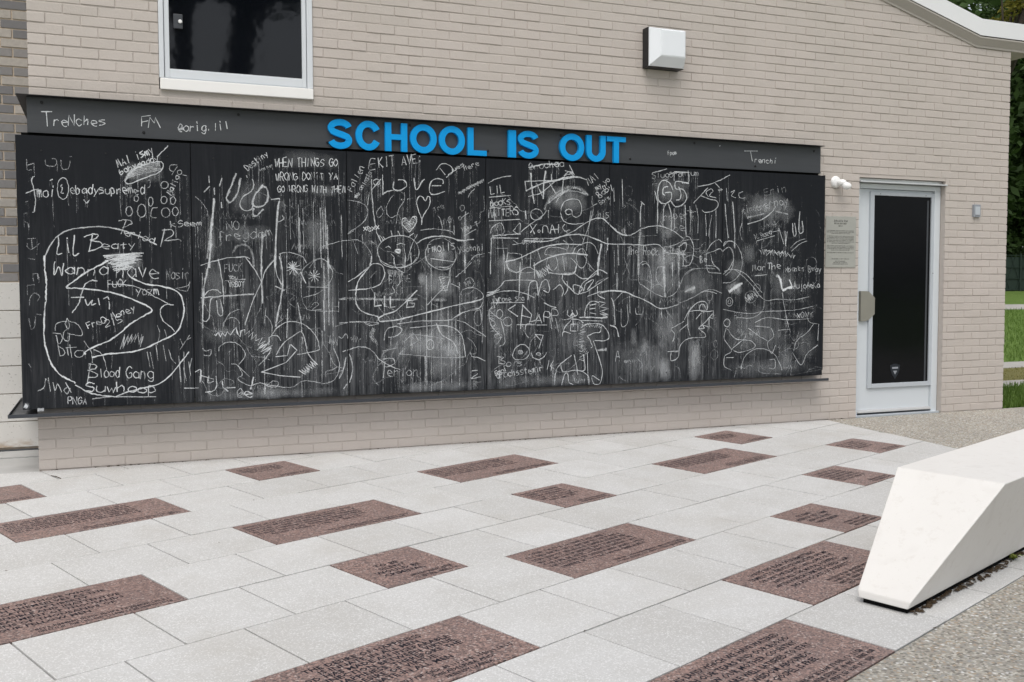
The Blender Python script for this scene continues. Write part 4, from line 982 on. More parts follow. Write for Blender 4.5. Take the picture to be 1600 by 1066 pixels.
for x, a, b, w, s_ in ((660, 150, 980, 2.6, .7), (697, 20, 1030, 1.5, .6), (770, 330, 1030, 1.5, .55), (613, 560, 1030, 1.4, .55), (850, 380, 960, 3, .5), (910, 200, 980, 3, .55), (948, 0, 130, 5, .6), (825, 380, 760, 3, .5), (880, 470, 900, 2.6, .5), (650, 760, 960, 3.4, .6), (740, 360, 700, 1.6, .5), (1082, 380, 660, 3.4, .5)): S('g', w, s_, f'{x},{a} {x + 2},{(a + b) / 2} {x + 1},{b}')
S('g', 2.0, .7, '440,515 600,495 750,490 860,485 950,505 1050,570 1110,610', '850,480 930,430 1050,400 1090,330 1070,270 1000,238 930,260 920,300', '870,470 950,425 1060,400 1075,500', '880,160 930,120 1000,50', '0,510 100,498 220,500 300,508', '190,505 230,525 300,515')
S('g', 2.4, .75, '340,640 345,590 370,550 430,535 470,550 465,580 420,610 370,615', '535,545 640,535 740,525 850,540 920,590 945,680 955,765', '740,520 780,600 860,650 900,740', '730,510 760,580'); S('g', 1.6, .6, '955,765 800,770 600,755 450,740', '330,720 440,695', '530,590 660,605 800,630', '470,630 500,665 490,640', '545,600 545,680', '500,640 560,590 600,640', '970,620 1010,650 1035,700 1030,740 990,740'); El('g', 688, 672, 28, 38, 1.9, .75); El('g', 1050, 470, 30, 60, 1.7, .6)
Zig('g', 950, 220, 1010, 180, 26, 11, 1.8, .7); El('g', 985, 205, 36, 40, 1.6, .6)
S('g', 2.2, .75, '60,715 140,690 210,695 260,730 300,780 380,830 460,860', '335,920 345,800', '330,780 400,775 420,810 380,835 340,840', '1000,760 1050,770 1105,795', '990,730 1000,760', '75,740 100,820 95,900 75,960', '50,770 30,870 0,930', '35,1005 60,970', '25,725 50,715', '1005,870 1050,865', '1050,890 1000,930 1070,915'); Wd('g', 'erion', 365, 912, 610, 905, 70, 2.1, .62)
for k in range(4): S('g', 2, .55, f'{255 + k * 6},{540 + k * 5} {232 + k * 9},{605} {272 + k * 4},{665 - k * 6}')
Zig('g', 90, 625, 155, 640, 24, 8, 2.4, .7)
Du('g', 320, 540, 960, 780, .95); Du('g', 580, 110, 920, 340, .8); Du('g', 640, 340, 960, 1000, .7); Du('g', 340, 960, 1060, 1040, .7); Du('g', 760, 620, 940, 790, .9); Du('g', 590, 120, 660, 230, 1.0); Du('g', 680, 315, 830, 350, 1.3)
# panel 4
Wd('h', '@rochaa', 490, 142, 800, 112, 56, 1.8, .75); S('h', 2.6, .85, '480,125 560,105 640,92 760,95')
Wd('h', 'LIL', 150, 358, 280, 340, 66, 2, .85); Wd('h', 'booKs', 150, 462, 330, 445, 56, 2, .8); Wd('h', 'MATTERS', 130, 562, 400, 535, 70, 2, .85); S('h', 2, .8, '135,385 325,368', '140,480 320,460', '130,592 405,578', '125,262 180,230 240,210 330,195', '175,430 185,590', '160,400 170,470')
S('h', 4, .8, '500,170 505,250 520,380 532,440', '630,150 615,260 610,400'); S('h', 2.6, .75, '450,245 560,240 700,235 880,210', '480,375 580,350 650,300 710,245', '550,260 600,370', '665,260 720,350', '450,240 460,330', '775,360 790,220 830,160 880,200', '780,230 860,210', '840,100 880,190', '680,180 682,240', '800,150 870,170 790,195'); S('h', 4, .8, '455,330 560,280 640,250 720,240 800,210 900,205 990,230')
S('h', 9, .45, '625,500 640,440 700,370 790,310 880,295 950,320 1005,370'); S('h', 5, .55, '650,440 710,390 800,330 900,300 940,330', '720,430 790,340 880,330 1000,360'); Du('h', 620, 280, 1010, 520, .7)
S('h', 2.0, .8, '965,610 880,620 800,600 765,540 770,470 800,420 860,400 920,410 945,470 940,530 900,560 865,540 860,500 830,488 802,510 820,535 860,530', '410,690 500,620 600,550 640,500', '440,750 600,745 720,740 850,695 950,630 1030,585 1100,565 1150,580 1200,630 1270,690 1347,720', '800,620 780,650 800,680 840,670'); El('h', 550, 535, 52, 50, 2.2, .75); S('h', 3.4, .75, '455,500 458,580', '655,500 655,570')
S('h', 2.4, .85, '495,625 535,705', '550,620 495,695', '605,700 608,640 640,640 655,695', '670,705 690,625 715,705', '675,670 745,665', '745,620 742,700'); El('h', 572, 682, 10, 12, 2, .8)
S('h', 3, .75, '160,725 250,715 410,705', '155,740 390,742', '155,740 150,900 148,1060'); S('h', 1.9, .7, '150,700 155,660 200,620 245,615 268,680 250,710', '345,680 405,610 400,705 345,680', '250,740 265,900 270,1060', '300,870 400,880 420,890', '300,870 285,950', '420,885 425,990 410,1066', '340,800 400,790 440,780', '345,760 385,790', '200,830 300,830', '125,870 150,870', '620,880 650,830 740,825 820,850', '620,885 680,895 720,900', '720,900 735,980 700,1030', '650,910 640,980 690,1030', '780,900 795,1030', '850,915 900,970 880,1040 800,1050', '870,870 900,820 1000,780 1060,810 1090,880', '500,870 495,1000', '560,850 590,940', '785,760 830,800 820,840', '1000,960 1060,1030'); El('h', 945, 920, 45, 85, 2, .7)
S('h', 3.4, .8, '275,950 400,920 500,870 620,820 760,795 950,800', '520,985 620,930 720,895 850,875 1000,890', '440,765 640,770 780,725 900,710 1000,725 1090,760 1160,790'); S('h', 1.8, .65, '1160,790 1347,795', '275,955 310,1010 400,1045 520,1040 640,1010', '1170,740 1170,850', '1050,490 1020,600 990,690 950,790', '1030,500 1010,640 990,850', '1040,370 1040,450 1080,440'); Wd('h', 'Squater', 430, 792, 630, 772, 40, 1.7, .7)
S('h', 5.5, .8, '1120,790 1105,880 1095,960 1085,1066'); Wd('h', 'MAI', 1005, 280, 1115, 208, 60, 1.8, .8); Wd('h', 'my yo', 1080, 325, 1200, 235, 46, 1.7, .75); Wd('h', 'BaBy', 1105, 392, 1228, 295, 56, 1.8, .8); Wd('h', 'Bois', 1110, 450, 1200, 395, 40, 1.6, .6); Wd('h', 'his', 1090, 565, 1190, 562, 60, 1.7, .6)
for k in range(6): S('h', 2, .45, f'{160 + k * 16},{690 - k * 3} {185 + k * 13},{630 - k * 2}')
Du('h', 160, 880, 480, 1066, .8); Du('h', 500, 780, 1000, 1066, .8)
S('i', 2.4, .75, '260,0 280,60 340,80 400,50 440,40 490,65', '105,240 170,225 220,180 250,150 350,140 480,145', '100,270 200,235 300,225 400,245 480,280', '480,0 483,130'); S('i', 3.4, .8, '590,80 700,95 790,90 815,30', '370,0 365,100 360,270', '980,0 990,110'); Zig('i', 500, 95, 600, 40, 28, 14, 3, .9); Zig('i', 520, 110, 595, 70, 22, 10, 3, .85)
S('i', 2.6, .8, '430,300 440,180 470,150 500,160 510,260', '510,260 540,160 580,140 600,200 590,240 550,220', '630,220 680,180 710,220 700,270', '740,150 745,210 720,260', '800,250 790,180 860,200 830,255', '830,255 860,170 920,120 990,60 1060,90', '840,250 900,230 960,190 1060,125', '870,230 890,170 950,140 900,220', '705,100 710,150 800,240 830,255', '800,90 860,130 930,120 970,90')
Wd('i', 'Tyrone sha', 150, 318, 405, 305, 46, 1.8, .7); S('i', 1.9, .8, '140,322 400,318', '340,495 580,498', '460,490 420,490 405,550 435,600', '150,290 165,360'); S('i', 2.8, .8, '270,375 350,430', '275,375 330,335', '390,340 380,420 370,530', '385,335 460,415 440,490', '380,420 450,440', '555,320 600,345 655,360', curve=False); Wd('i', 'APP', 490, 485, 690, 470, 95, 2.1, .68); S('i', 2, .75, '650,440 672,555', '600,400 620,530', '440,470 490,460 520,410')
S('i', 2.2, .72, '150,350 120,400 140,500 190,560 215,600 180,650', '215,460 240,560 245,640 205,665', '120,440 170,480 150,520', '130,390 180,430 230,460'); El('i', 205, 410, 25, 35, 2, .75); El('i', 270, 470, 35, 35, 2, .7); Zig('i', 130, 370, 190, 600, 34, 17, 1.8, .6); El('i', 195, 585, 30, 18, 1.8, .7)
S('i', 2.2, .85, '487,572 553,578 515,685', '490,575 530,620', curve=False); S('i', 2.1, .8, '305,740 330,680 385,650 435,680 440,730 400,768 330,770 305,740', '455,715 470,755 520,770 565,740 575,712'); El('i', 370, 712, 18, 15, 2, .8); El('i', 513, 727, 15, 10, 2, .8); El('i', 370, 712, 7, 6, 2, .8)
S('i', 1.7, .75, '185,745 235,755 215,775 250,790 235,805 195,800', '200,750 200,800'); Wd('i', 'ois', 260, 825, 390, 822, 50, 1.7, .7); Wd('i', 'Emoi', 175, 898, 270, 860, 42, 1.7, .8); Wd('i', 'arochsstemir', 180, 922, 560, 862, 52, 1.7, .8); Wd('i', '14', 570, 850, 622, 862, 82, 1.8, .8)
S('i', 2.2, .85, '745,380 745,420 780,435 820,415 815,380', '780,380 785,430 790,510', '715,455 770,450 830,455 870,480', '710,555 725,510 770,460', '700,590 715,550 770,565', '880,440 885,380 910,325 950,308 990,320', '850,460 1020,465', '920,340 970,330', '920,370 965,365', '920,400 970,410', '850,520 900,490 1000,490 1050,530 1075,590 1040,620 960,620', '900,580 940,660 930,680', '905,580 960,560 1005,550 1010,510', '950,620 970,690 1000,780 1020,870 1000,960 950,960 940,900 1000,935', '900,720 905,900 915,970', '870,730 880,850 820,860', '775,740 690,805 650,870 640,970', '690,810 710,870 800,855 870,870 910,910 915,970', '695,970 720,890 745,885 755,950 790,970', '795,730 815,820 825,890', '980,190 985,260 1040,290', '1000,245 1100,228 1218,240', '1090,280 1110,330 1120,480', '900,270 990,240', '1080,500 1130,520 1150,590'); S('i', 1.9, .85, '770,490 765,545 825,545 825,490 770,490', '990,310 1050,325 1000,350 1070,370 1000,390 1080,420 1000,405 1060,430', '765,425 785,395 805,428', curve=False); S('i', 3.8, .85, '840,440 900,435 1000,440 1060,435', '770,425 785,405 800,425'); S('i', 7, .6, '980,695 1055,692'); Zig('i', 860, 530, 850, 780, 20, 22, 2, .8); Zig('i', 850, 500, 1020, 505, 14, 18, 2, .75); Zig('i', 850, 660, 900, 720, 20, 10, 2, .8); Zig('i', 800, 945, 880, 945, 24, 12, 1.6, .7)
Du('i', 100, 0, 760, 240, .5); Du('i', 110, 340, 320, 680, .5); Du('i', 100, 900, 1080, 1010, .5); Du('i', 690, 440, 1000, 760, .35)
# panel 5
S('j', 2.2, .8, '500,170 560,155 625,135', '690,165 690,240', '815,165 818,250 760,260', '860,435 920,370 985,300', '920,370 1000,400 1060,415 1075,460 1030,505 960,515 935,495', '990,380 970,340 1010,310 1030,330 1000,370 1060,390', '1050,260 1090,300', '900,290 1000,270 1080,240 1180,190', '235,225 240,450', '690,165 640,190'); S('j', 3.2, .85, '690,165 820,165'); Wd('j', 'SlugDrantum', 500, 218, 915, 192, 46, 1.9, .7); Zig('j', 490, 210, 545, 310, 20, 10, 1.8, .5); Zig('j', 1080, 330, 1110, 310, 14, 7, 2, .8)
S('j', 2.9, .85, '680,320 650,260 600,235 560,270 545,350 560,420 610,440 660,410 665,345 610,345', '640,290 600,300 590,350 610,370', '820,260 710,245 705,310 760,310 790,350 800,400 760,450 700,465 665,420', '730,290 750,350 740,400 710,410', '520,330 540,400 550,430')
S('j', 3.0, .75, '545,430 545,560 540,700', '640,440 665,540 665,680', '785,450 790,560 795,720', '410,430 395,500 395,640'); S('j', 2.2, .7, '600,450 590,600', '690,480 695,660', '825,460 835,560 830,690', '880,450 900,550 898,700', '965,530 970,640 972,720', '1055,490 1058,600 1055,740', '1020,540 1000,650 995,730', '620,440 590,500', '700,470 760,460', '160,300 165,420', '400,420 430,450'); S('j', 6, .55, '400,650 380,850 375,1060'); Wd('j', 'repert', 600, 592, 875, 555, 62, 2, .6); Wd('j', 'be', 695, 690, 800, 670, 60, 2, .6)
S('j', 2.3, .8, '0,570 60,570 110,610 180,680 250,717 320,710 400,665 480,640 560,635 640,660 700,690 770,745', '0,750 60,775 130,795 280,795 430,803 540,795 590,830 610,860 640,870', '790,725 830,740 860,820 850,920 820,980 760,985', '730,820 790,780 795,830 770,880 770,980'); S('j', 1.7, .6, '600,820 700,800 760,770 820,755 910,755', '250,910 300,1060', '305,930 245,1060', '165,850 165,1060', '380,1060 390,970 430,945 470,980 485,1060', '530,1060 545,1000 600,990', '800,1060 850,1020 950,1005 1050,1010', '800,500 880,510'); Wd('j', 'The Rock', 280, 892, 560, 890, 70, 2, .65); Wd('j', 'nation', 600, 890, 790, 890, 56, 2, .6); S('j', 3.4, .65, '195,800 205,980', '640,872 790,885', '110,740 105,850'); S('j', 9, .5, '600,830 605,1060', '728,830 735,1010')
S('j', 2, .7, '970,880 1030,860 1090,835 1115,860', '970,880 975,990 1000,1040 1100,1050', '1010,880 1030,960 1090,1020', '980,850 1020,790 1080,755 1110,780', '1120,810 1140,775 1200,770 1225,800', '1115,860 1170,820 1205,860 1210,930 1170,1010 1120,1060', '920,900 925,950', '960,980 1050,990 1090,1030'); Wd('j', 'Be', 915, 955, 985, 950, 50, 1.8, .6); Wd('j', 'sie', 250, 480, 330, 400, 40, 1.6, .4); Wd('j', 'ark', 240, 700, 330, 600, 40, 1.6, .4); El('j', 290, 330, 35, 45, 1.5, .4)
Du('j', 480, 180, 840, 460, .55); Du('j', 520, 460, 820, 760, .5); Du('j', 360, 640, 440, 1066, .8); Du('j', 430, 800, 800, 1066, .9); Du('j', 560, 640, 700, 760, .7)
S('k', 2.8, .8, '20,250 140,235 240,245 340,285 440,330 520,380 580,383 650,365 695,350'); S('k', 1.9, .65, '0,200 20,160 110,125', '375,180 450,230 540,280 600,290 660,260 700,200 740,110 800,60 880,50', '360,50 360,150 375,190', '390,20 420,10 450,40 465,130 460,300', '510,80 505,130 530,180 580,205 570,120', '215,380 218,530 270,500 265,350', '285,280 290,420', '335,380 340,430 385,430', '700,340 800,300 900,240 980,230 1060,260', '135,300 155,380 165,520', '225,250 150,330', '110,520 170,540 190,620', '695,320 695,355', '550,385 555,460'); S('k', 8, .6, '570,40 575,200 580,290'); S('k', 4, .6, '640,0 645,200', '690,0 700,210', '180,90 180,230'); 
S('k', 2.1, .8, '790,610 770,530 775,430 820,360 880,325 925,340 930,390 900,420', '785,410 850,400 930,410', '890,520 905,550 860,550', '860,550 915,600 905,625 800,630 740,655 700,710 690,790 630,820 630,750', '600,745 690,740', '740,490 690,520 630,550', '700,570 770,515', '740,480 770,420 800,370', '880,420 835,475', '630,560 660,600 645,660', '880,250 940,240 1010,260'); S('k', 2.2, .85, '930,410 985,405 980,470 950,460', '975,430 920,490 860,545 890,555', '890,520 945,540 945,470', curve=False); El('k', 890, 380, 25, 30, 1.9, .75); El('k', 950, 280, 25, 40, 1.6, .5); El('k', 990, 770, 30, 42, 1.6, .5); El('k', 1000, 680, 15, 30, 1.6, .5); Zig('k', 430, 850, 480, 890, 30, 9, 1.8, .45); Zig('k', 990, 440, 1010, 560, 14, 11, 1.6, .5)
S('k', 1.9, .7, '165,830 185,740 200,800', '165,790 200,785'); Wd('k', 'enw', 240, 838, 335, 832, 30, 1.7, .6); S('k', 9, .6, '745,245 830,210'); Du('k', 770, 600, 880, 1000, 1.1); Du('k', 510, 780, 640, 1010, 1.0); Du('k', 380, 600, 450, 780, .8); Du('k', 290, 540, 350, 720, .7); Du('k', 480, 420, 720, 740, .7); Du('k', 340, 0, 720, 320, .8); Du('k', 740, 190, 850, 260, 1.0); Du('k', 140, 620, 700, 1010, .45); Du('k', 700, 40, 1000, 300, .4)
# panel 6
S('l', 1.9, .7, '105,105 110,165', '125,125 145,115 130,140 150,150', '185,120 165,130 170,150 195,150', '250,355 335,330', '315,315 360,305', '410,390 440,360 480,345', '415,405 455,370 490,355', '240,522 300,515', '95,500 140,490 180,520 230,570 285,635 350,632 430,635 500,620', '150,490 200,515 240,560 275,600', '90,380 120,355 160,380 180,440 170,510 130,550 90,555', '90,400 120,385 140,430 130,490 100,520', '90,680 200,700 300,690 420,685 520,665', '240,745 300,720 400,730 500,725', '370,600 385,690 400,760 410,790', '350,780 410,775', '480,690 500,740 540,750', '285,600 280,680 230,720 150,720', '180,270 170,310 180,350'); S('l', 3, .75, '100,180 105,260 115,340', '135,170 145,300 145,390', '205,275 270,255 320,220 340,190', '355,295 380,370', '385,310 388,380', '395,310 385,370', '420,270 425,330 437,320 430,270', '455,215 450,310 470,310 465,260'); S('l', 6, .5, '205,245 285,225', '340,215 400,230')
Wd('l', 'tinderg', 185, 225, 300, 200, 36, 1.7, .55); Wd('l', 'Erin', 290, 140, 400, 120, 36, 1.7, .5); Wd('l', 'ernay', 290, 200, 405, 180, 40, 1.8, .6); Wd('l', 'N.Roza', 245, 348, 325, 322, 24, 1.6, .75); Zig('l', 265, 405, 430, 430, 12, 22, 2.4, .85); Zig('l', 280, 400, 400, 415, 9, 16, 2.6, .9); Zig('l', 190, 375, 250, 372, 14, 12, 1.5, .5)
Wd('l', 'MarThe', 230, 498, 370, 486, 30, 1.9, .85); Wd('l', 'xbanks', 385, 502, 478, 496, 26, 1.8, .75); Wd('l', 'Bway', 495, 502, 560, 500, 28, 1.8, .65); Wd('l', 'AujoAeKa', 425, 582, 553, 576, 30, 1.8, .75); Wd('l', 'XONY', 440, 722, 520, 716, 26, 1.8, .7); Wd('l', 'ine', 275, 310, 345, 270, 26, 1.6, .4)
S('l', 7, 1, '345,525 350,520 362,540 370,585', '372,592 395,580 420,575'); S('l', 3.4, .9, '405,540 420,575'); S('l', 10, .85, '118,598 150,575 182,555'); Du('l', 105, 545, 190, 615, 1.6); Zig('l', 200, 630, 245, 605, 16, 11, 2.4, .85); El('l', 120, 645, 16, 20, 1.8, .7); El('l', 120, 645, 7, 10, 1.8, .7); El('l', 250, 580, 16, 20, 1.6, .6); El('l', 220, 622, 26, 28, 1.8, .6)
S('l', 2, .75, '105,770 95,820 130,875 100,900', '110,775 150,820 220,830 240,860 170,885 130,870', '95,900 95,950 130,970', '105,910 140,910', '130,870 190,820', '175,965 190,910 230,875 280,868 330,890 360,940 370,970', '310,920 335,920 335,960 310,960', '420,885 460,945 490,890 540,850', '425,880 440,830 490,790 520,750', '545,750 540,830', '320,770 330,810 300,840 320,890 340,850', '210,770 250,800 300,830', '240,760 310,765'); El('l', 108, 745, 15, 18, 2, .75); Zig('l', 215, 800, 260, 790, 22, 11, 1.6, .55); El('l', 385, 900, 30, 60, 1.5, .4); Zig('l', 155, 780, 185, 790, 12, 8, 1.6, .6); Wd('l', 'Bar', 145, 725, 200, 715, 28, 1.6, .5); El('l', 510, 460, 25, 28, 1.5, .5)
Du('l', 160, 110, 440, 280, .75); Du('l', 180, 360, 250, 470, .5); Du('l', 100, 440, 200, 560, .5); Du('l', 90, 660, 400, 900, .5); Du('l', 90, 920, 550, 1010, .4); Du('l', 350, 840, 430, 980, .5); Du('l', 420, 760, 540, 940, .35); Du('l', 300, 480, 450, 640, .4)
# header band
HF = HY
S('F', 2.0, 1.0, '258,698 325,697', '292,698 298,790', '885,790 885,730 940,722', '885,765 925,755', '925,800 935,735 965,770 970,735 1000,800', curve=False, y=HF); Wd('F', 'reNches', 335, 787, 665, 785, 62, 1.9, 1.0, y=HF); Wd('F', '@orig.lil', 1115, 826, 1440, 808, 52, 1.9, 1.0, y=HF)
Wd('P', 'Fpom', 1043.5, 242.5, 1057.5, 241.5, 6, 1.6, 1.0, y=HF); S('P', 2.0, 1.0, '1162.5,236.3 1183.7,236.3', '1172.5,237 1175,252', curve=False, y=HF); Wd('P', 'renchi', 1179, 254.5, 1214, 256, 8.5, 1.9, 1.0, y=HF); S('P', 3, .9, '1123.5,228.5 1125,227.5', y=HF)

gh = random.Random(31)
def wander(x, z, n, step, turn):
    a = gh.uniform(0, 6.28); q = [(x, z)]
    for _ in range(n):
        a += gh.gauss(0, turn); x += math.cos(a) * step; z += math.sin(a) * step; q.append((x, z))
    return q
for i in range(6):
    for _ in range((0, 30, 34, 40, 40, 30)[i]):           # faded loops and lines
        x = gh.uniform(PX[i] + .08, PX[i + 1] - .08); z = PZ0 + 1.30 * gh.random() ** 1.2 + .04
        q = wander(x, z, gh.randint(4, 11), gh.uniform(.02, .075), gh.choice((.35, .6, 1.2)))
        q = [p for p in q if PX[i] + .01 < p[0] < PX[i + 1] - .01 and PZ0 + .01 < p[1] < PZ1 - .05]
        if len(q) > 2: STROKES.append((BY, gh.uniform(1.2, 2.4) * .0042, gh.uniform(.22, .5), smooth(q, 5)))
    for _ in range((0, 9, 10, 12, 12, 9)[i]):             # faded words
        x = gh.uniform(PX[i] + .08, PX[i + 1] - .30); z = gh.uniform(PZ0 + .05, PZ1 - .25); hgt = gh.uniform(.03, .07); q = []
        for k in range(gh.randint(10, 22)): q.append((x + k * hgt * .28, z + (hgt if k % 2 else 0) * gh.uniform(.4, 1)))
        q = [p for p in q if p[0] < PX[i + 1] - .02]
        if len(q) > 2: STROKES.append((BY, 1.5 * .0042, gh.uniform(.25, .45), smooth(q, 3)))
base_n = len(STROKES)
for s_ in list(STROKES):
    if s_[0] != BY: continue
    pts = s_[3]
    for _ in range(gh.choice((0, 1, 1, 2, 3))):
        x, z = gh.choice(pts); x += gh.gauss(0, .004); ln = gh.expovariate(1 / .16)
        if x < .5: ln *= .45
        zb_ = max(PZ0 + .01, z - ln)
        if z - zb_ > .02: STROKES.append((BY, gh.uniform(.7, 1.9) * .0042, gh.uniform(.18, .42), [(x, z), (x + gh.gauss(0, .0015), (z + zb_) / 2), (x + gh.gauss(0, .002), zb_)]))
for _ in range(420):                                       # long thin runs
    x = gh.uniform(.6, 5.6); z = gh.uniform(.7, 2.0); zb_ = max(PZ0 + .01, z - gh.uniform(.1, .7))
    STROKES.append((BY, gh.uniform(.6, 1.5) * .0042, gh.uniform(.16, .38), [(x, z), (x, (z + zb_) / 2), (x + gh.gauss(0, .002), zb_)]))
def chalk_object(name, parent, plane, x0, x1):
    v, f, uv, stg = [], [], [], []
    jit = random.Random(5)
    for si, (yy, w, st, pts) in enumerate(STROKES):
        if yy != plane: continue
        P = [Vector((a + jit.gauss(0, .0011), b + jit.gauss(0, .0011))) for a, b in pts]
        Q = [P[0]]
        for p in P[1:]:                          # even spacing so a stroke can be shared between panels
            d = (p - Q[-1]).length
            if d > 1e-4:
                k = max(1, int(d / 0.03)); base = Q[-1].copy()
                for j in range(1, k + 1): Q.append(base.lerp(p, j / k))
        if len(Q) < 2: continue
        dep = plane - 0.0006 - 0.0000022 * (si % 1800)
        n = len(Q); L, R = [], []
        for i, p in enumerate(Q):
            d = (Q[min(i + 1, n - 1)] - Q[max(i - 1, 0)])
            if d.length < 1e-6: d = Vector((1, 0))
            d.normalize(); nn = Vector((-d.y, d.x)); ww = w * (0.92 + 0.22 * math.sin(i * .8 + si) + jit.uniform(-.12, .18)); L.append(p + nn * ww / 2); R.append(p - nn * ww / 2)
        for i in range(n - 1):
            mx = (Q[i].x + Q[i + 1].x) / 2
            if not (x0 <= mx < x1): continue
            k = len(v)
            for q in (L[i], L[i + 1], R[i + 1], R[i]): v.append((min(max(q.x, x0), x1), dep, q.y))
            f.append((k, k + 1, k + 2, k + 3)); uv += [(0, 1), (1, 1), (1, -1), (0, -1)]; stg += [st] * 4
    if not f: return
    me = bpy.data.meshes.new(name); me.from_pydata(v, [], f); me.update()
    ul = me.uv_layers.new(name='UVMap'); at = me.attributes.new('strength', 'FLOAT', 'POINT')
    ul.data.foreach_set('uv', [c for q in uv for c in q]); at.data.foreach_set('value', stg)
    o = link(name, me, M['chalk'], parent); o['kind'] = 'stuff'; return o
def dust_object(parent, x0, x1):
    v, f, uv, stg = [], [], [], []
    for i, (a, b, c, d, st) in enumerate(DUST):
        mx = (a + b) / 2
        if not (x0 <= mx < x1): continue
        A, B = max(a, x0), min(b, x1); C_, D_ = max(c, PZ0), min(d, PZ1); k = len(v); y = BY - .00015 - .000006 * (i % 60)
        v += [(A, y, C_), (B, y, C_), (B, y, D_), (A, y, D_)]; f.append((k, k + 1, k + 2, k + 3))
        uv += [(-1, -1), (1, -1), (1, 1), (-1, 1)]; stg += [st * 0.27] * 4
    if not f: return
    me = bpy.data.meshes.new('chalk_dust'); me.from_pydata(v, [], f); me.update()
    ul = me.uv_layers.new(name='UVMap'); at = me.attributes.new('strength', 'FLOAT', 'POINT')
    ul.data.foreach_set('uv', [c for q in uv for c in q]); at.data.foreach_set('value', stg)
    o = link('chalk_dust', me, M['chalk_dust'], parent); o['kind'] = 'stuff'
for i in range(6):
    chalk_object('chalk_writing', panels[i], BY, PX[i] + .0015, PX[i + 1] - .0015)
    dust_object(panels[i], PX[i] + .0015, PX[i + 1] - .0015)
chalk_object('chalk_writing', header, HF, -.41, 5.78)
# ================================================================== things on the wall
wl = empty('wall_light', (4.19, 0, 2.92), 'square black wall light with a white bulging lens', 'light')
m = MB().box(4.025, 4.355, -.088, .004, 2.92, 3.232, .006); o = m.build('housing', M['lamp_black'], wl); o.location = (-4.19, 0, -2.92)
lz = MB(); rings = [(4.030, 4.350, 2.926, 3.226, -.086), (4.030, 4.350, 2.926, 3.226, -.096), (4.036, 4.344, 2.936, 3.220, -.104), (4.100, 4.330, 2.995, 3.205, -.150), (4.114, 4.322, 3.006, 3.198, -.154)]
for a, b, c, d, y in rings: lz.v += [(a, y, c), (b, y, c), (b, y, d), (a, y, d)]
for k in range(len(rings) - 1):
    for i in range(4): lz.f.append((4 * k + i, 4 * k + (i + 1) % 4, 4 * k + 4 + (i + 1) % 4, 4 * k + 4 + i))
lz.f.append(tuple(4 * (len(rings) - 1) + i for i in range(4)))
o = lz.build('lens', M['lamp_lens'], wl); o.location = (-4.19, 0, -2.92)
for sx, sz in ((4.042, 2.938), (4.338, 2.938), (4.042, 3.214)):
    o = MB().lathe((sx, -.096, sz), (0, -1, 0), [(0, .005), (.008, .005)], 8).build('screw', M['latch_dark'], wl); o.location = (-4.19, 0, -2.92)

fx, fz = W(1306.5, 284.5, -.01); gx, gz_ = W(1323.5, 291, -.10)
fl = empty('flood_light', (fx, 0, fz), 'white outdoor lamp holder with a round canopy and one bulb above the plaque', 'light')
off = (-fx, 0, -fz)
def fp(mb, name, mat, **kw): o = mb.build(name, M[mat], fl, **kw); o.location = off; return o
fp(MB().lathe((fx, .004, fz), (0, -1, 0), [(0, .052), (.012, .052), (.022, .045), (.028, .03)], 24), 'canopy', 'bulb_white', smooth=True)
fp(MB().lathe((fx + .012, -.02, fz - .008), (.25, -1, -.12), [(0, .018), (.02, .030), (.045, .033), (.07, .026), (.082, .012)], 18), 'lamp_holder', 'bulb_white', smooth=True)
fp(MB().tube([(fx + .02, -.055, fz - .008), (fx + .075, -.08, fz - .016)], .011, 10), 'arm', 'box_grey')
fp(MB().lathe((gx - .035, -.085, gz_ + .006), (1, -.25, -.12), [(0, .016), (.012, .026), (.035, .033), (.055, .031), (.072, .022), (.08, .008)], 18), 'bulb', 'bulb_white', smooth=True)

x0, z1 = W(1290.5, 337.5, -.006); x1, z0 = W(1336.5, 418.3, -.006)
x0 = 5.862
plq = empty('plaque', ((x0 + x1) / 2, 0, z0), 'brushed metal plaque engraved with small text beside the door', 'plaque')
off = (-(x0 + x1) / 2, 0, -z0)
o = MB().box(x0, x1, -.008, .004, z0, z1, .0015).build('plate', M['plaque_metal'], plq); o.location = off
pv_, pf_ = [], []
def ptext(s, size, cx, z, align='CENTER', cap=None):
    v, f = text_mesh(s, size) if isinstance(s, str) else worn_line(s, size)
    wd_ = v[:, 0].max() - v[:, 0].min(); k = 1.0 if cap is None else cap / wd_
    n = len(pv_)
    for p in v: pv_.append((cx + p[0] * k, -.0088, z + p[1]))
    pf_.extend(tuple(n + i for i in q) for q in f)
cxp = (x0 + x1) / 2 - .005; hh = z1 - z0; ww = x1 - x0
ptext('School Is Out', .026, cxp, z1 - .048); ptext(11, .020, cxp, z1 - .070); ptext(4, .018, cxp, z1 - .090)
zz = z1 - .130
for blk in (3, 6, 4, 1):
    for k in range(blk): ptext(46, .0095, cxp, zz, cap=ww * (.88 if k < blk - 1 or blk == 1 else .6)); zz -= .0125
    zz -= .010
ptext(26, .010, cxp, z0 + .072, cap=ww * .58)
for k, c in enumerate((.34, .44, .50)): ptext(20, .010, cxp, z0 + .052 - k * .0125, cap=ww * c)
me = bpy.data.meshes.new('engraving'); me.from_pydata(pv_, [], pf_); me.update()
o = link('engraving', me, M['plaque_ink'], plq); o.location = off

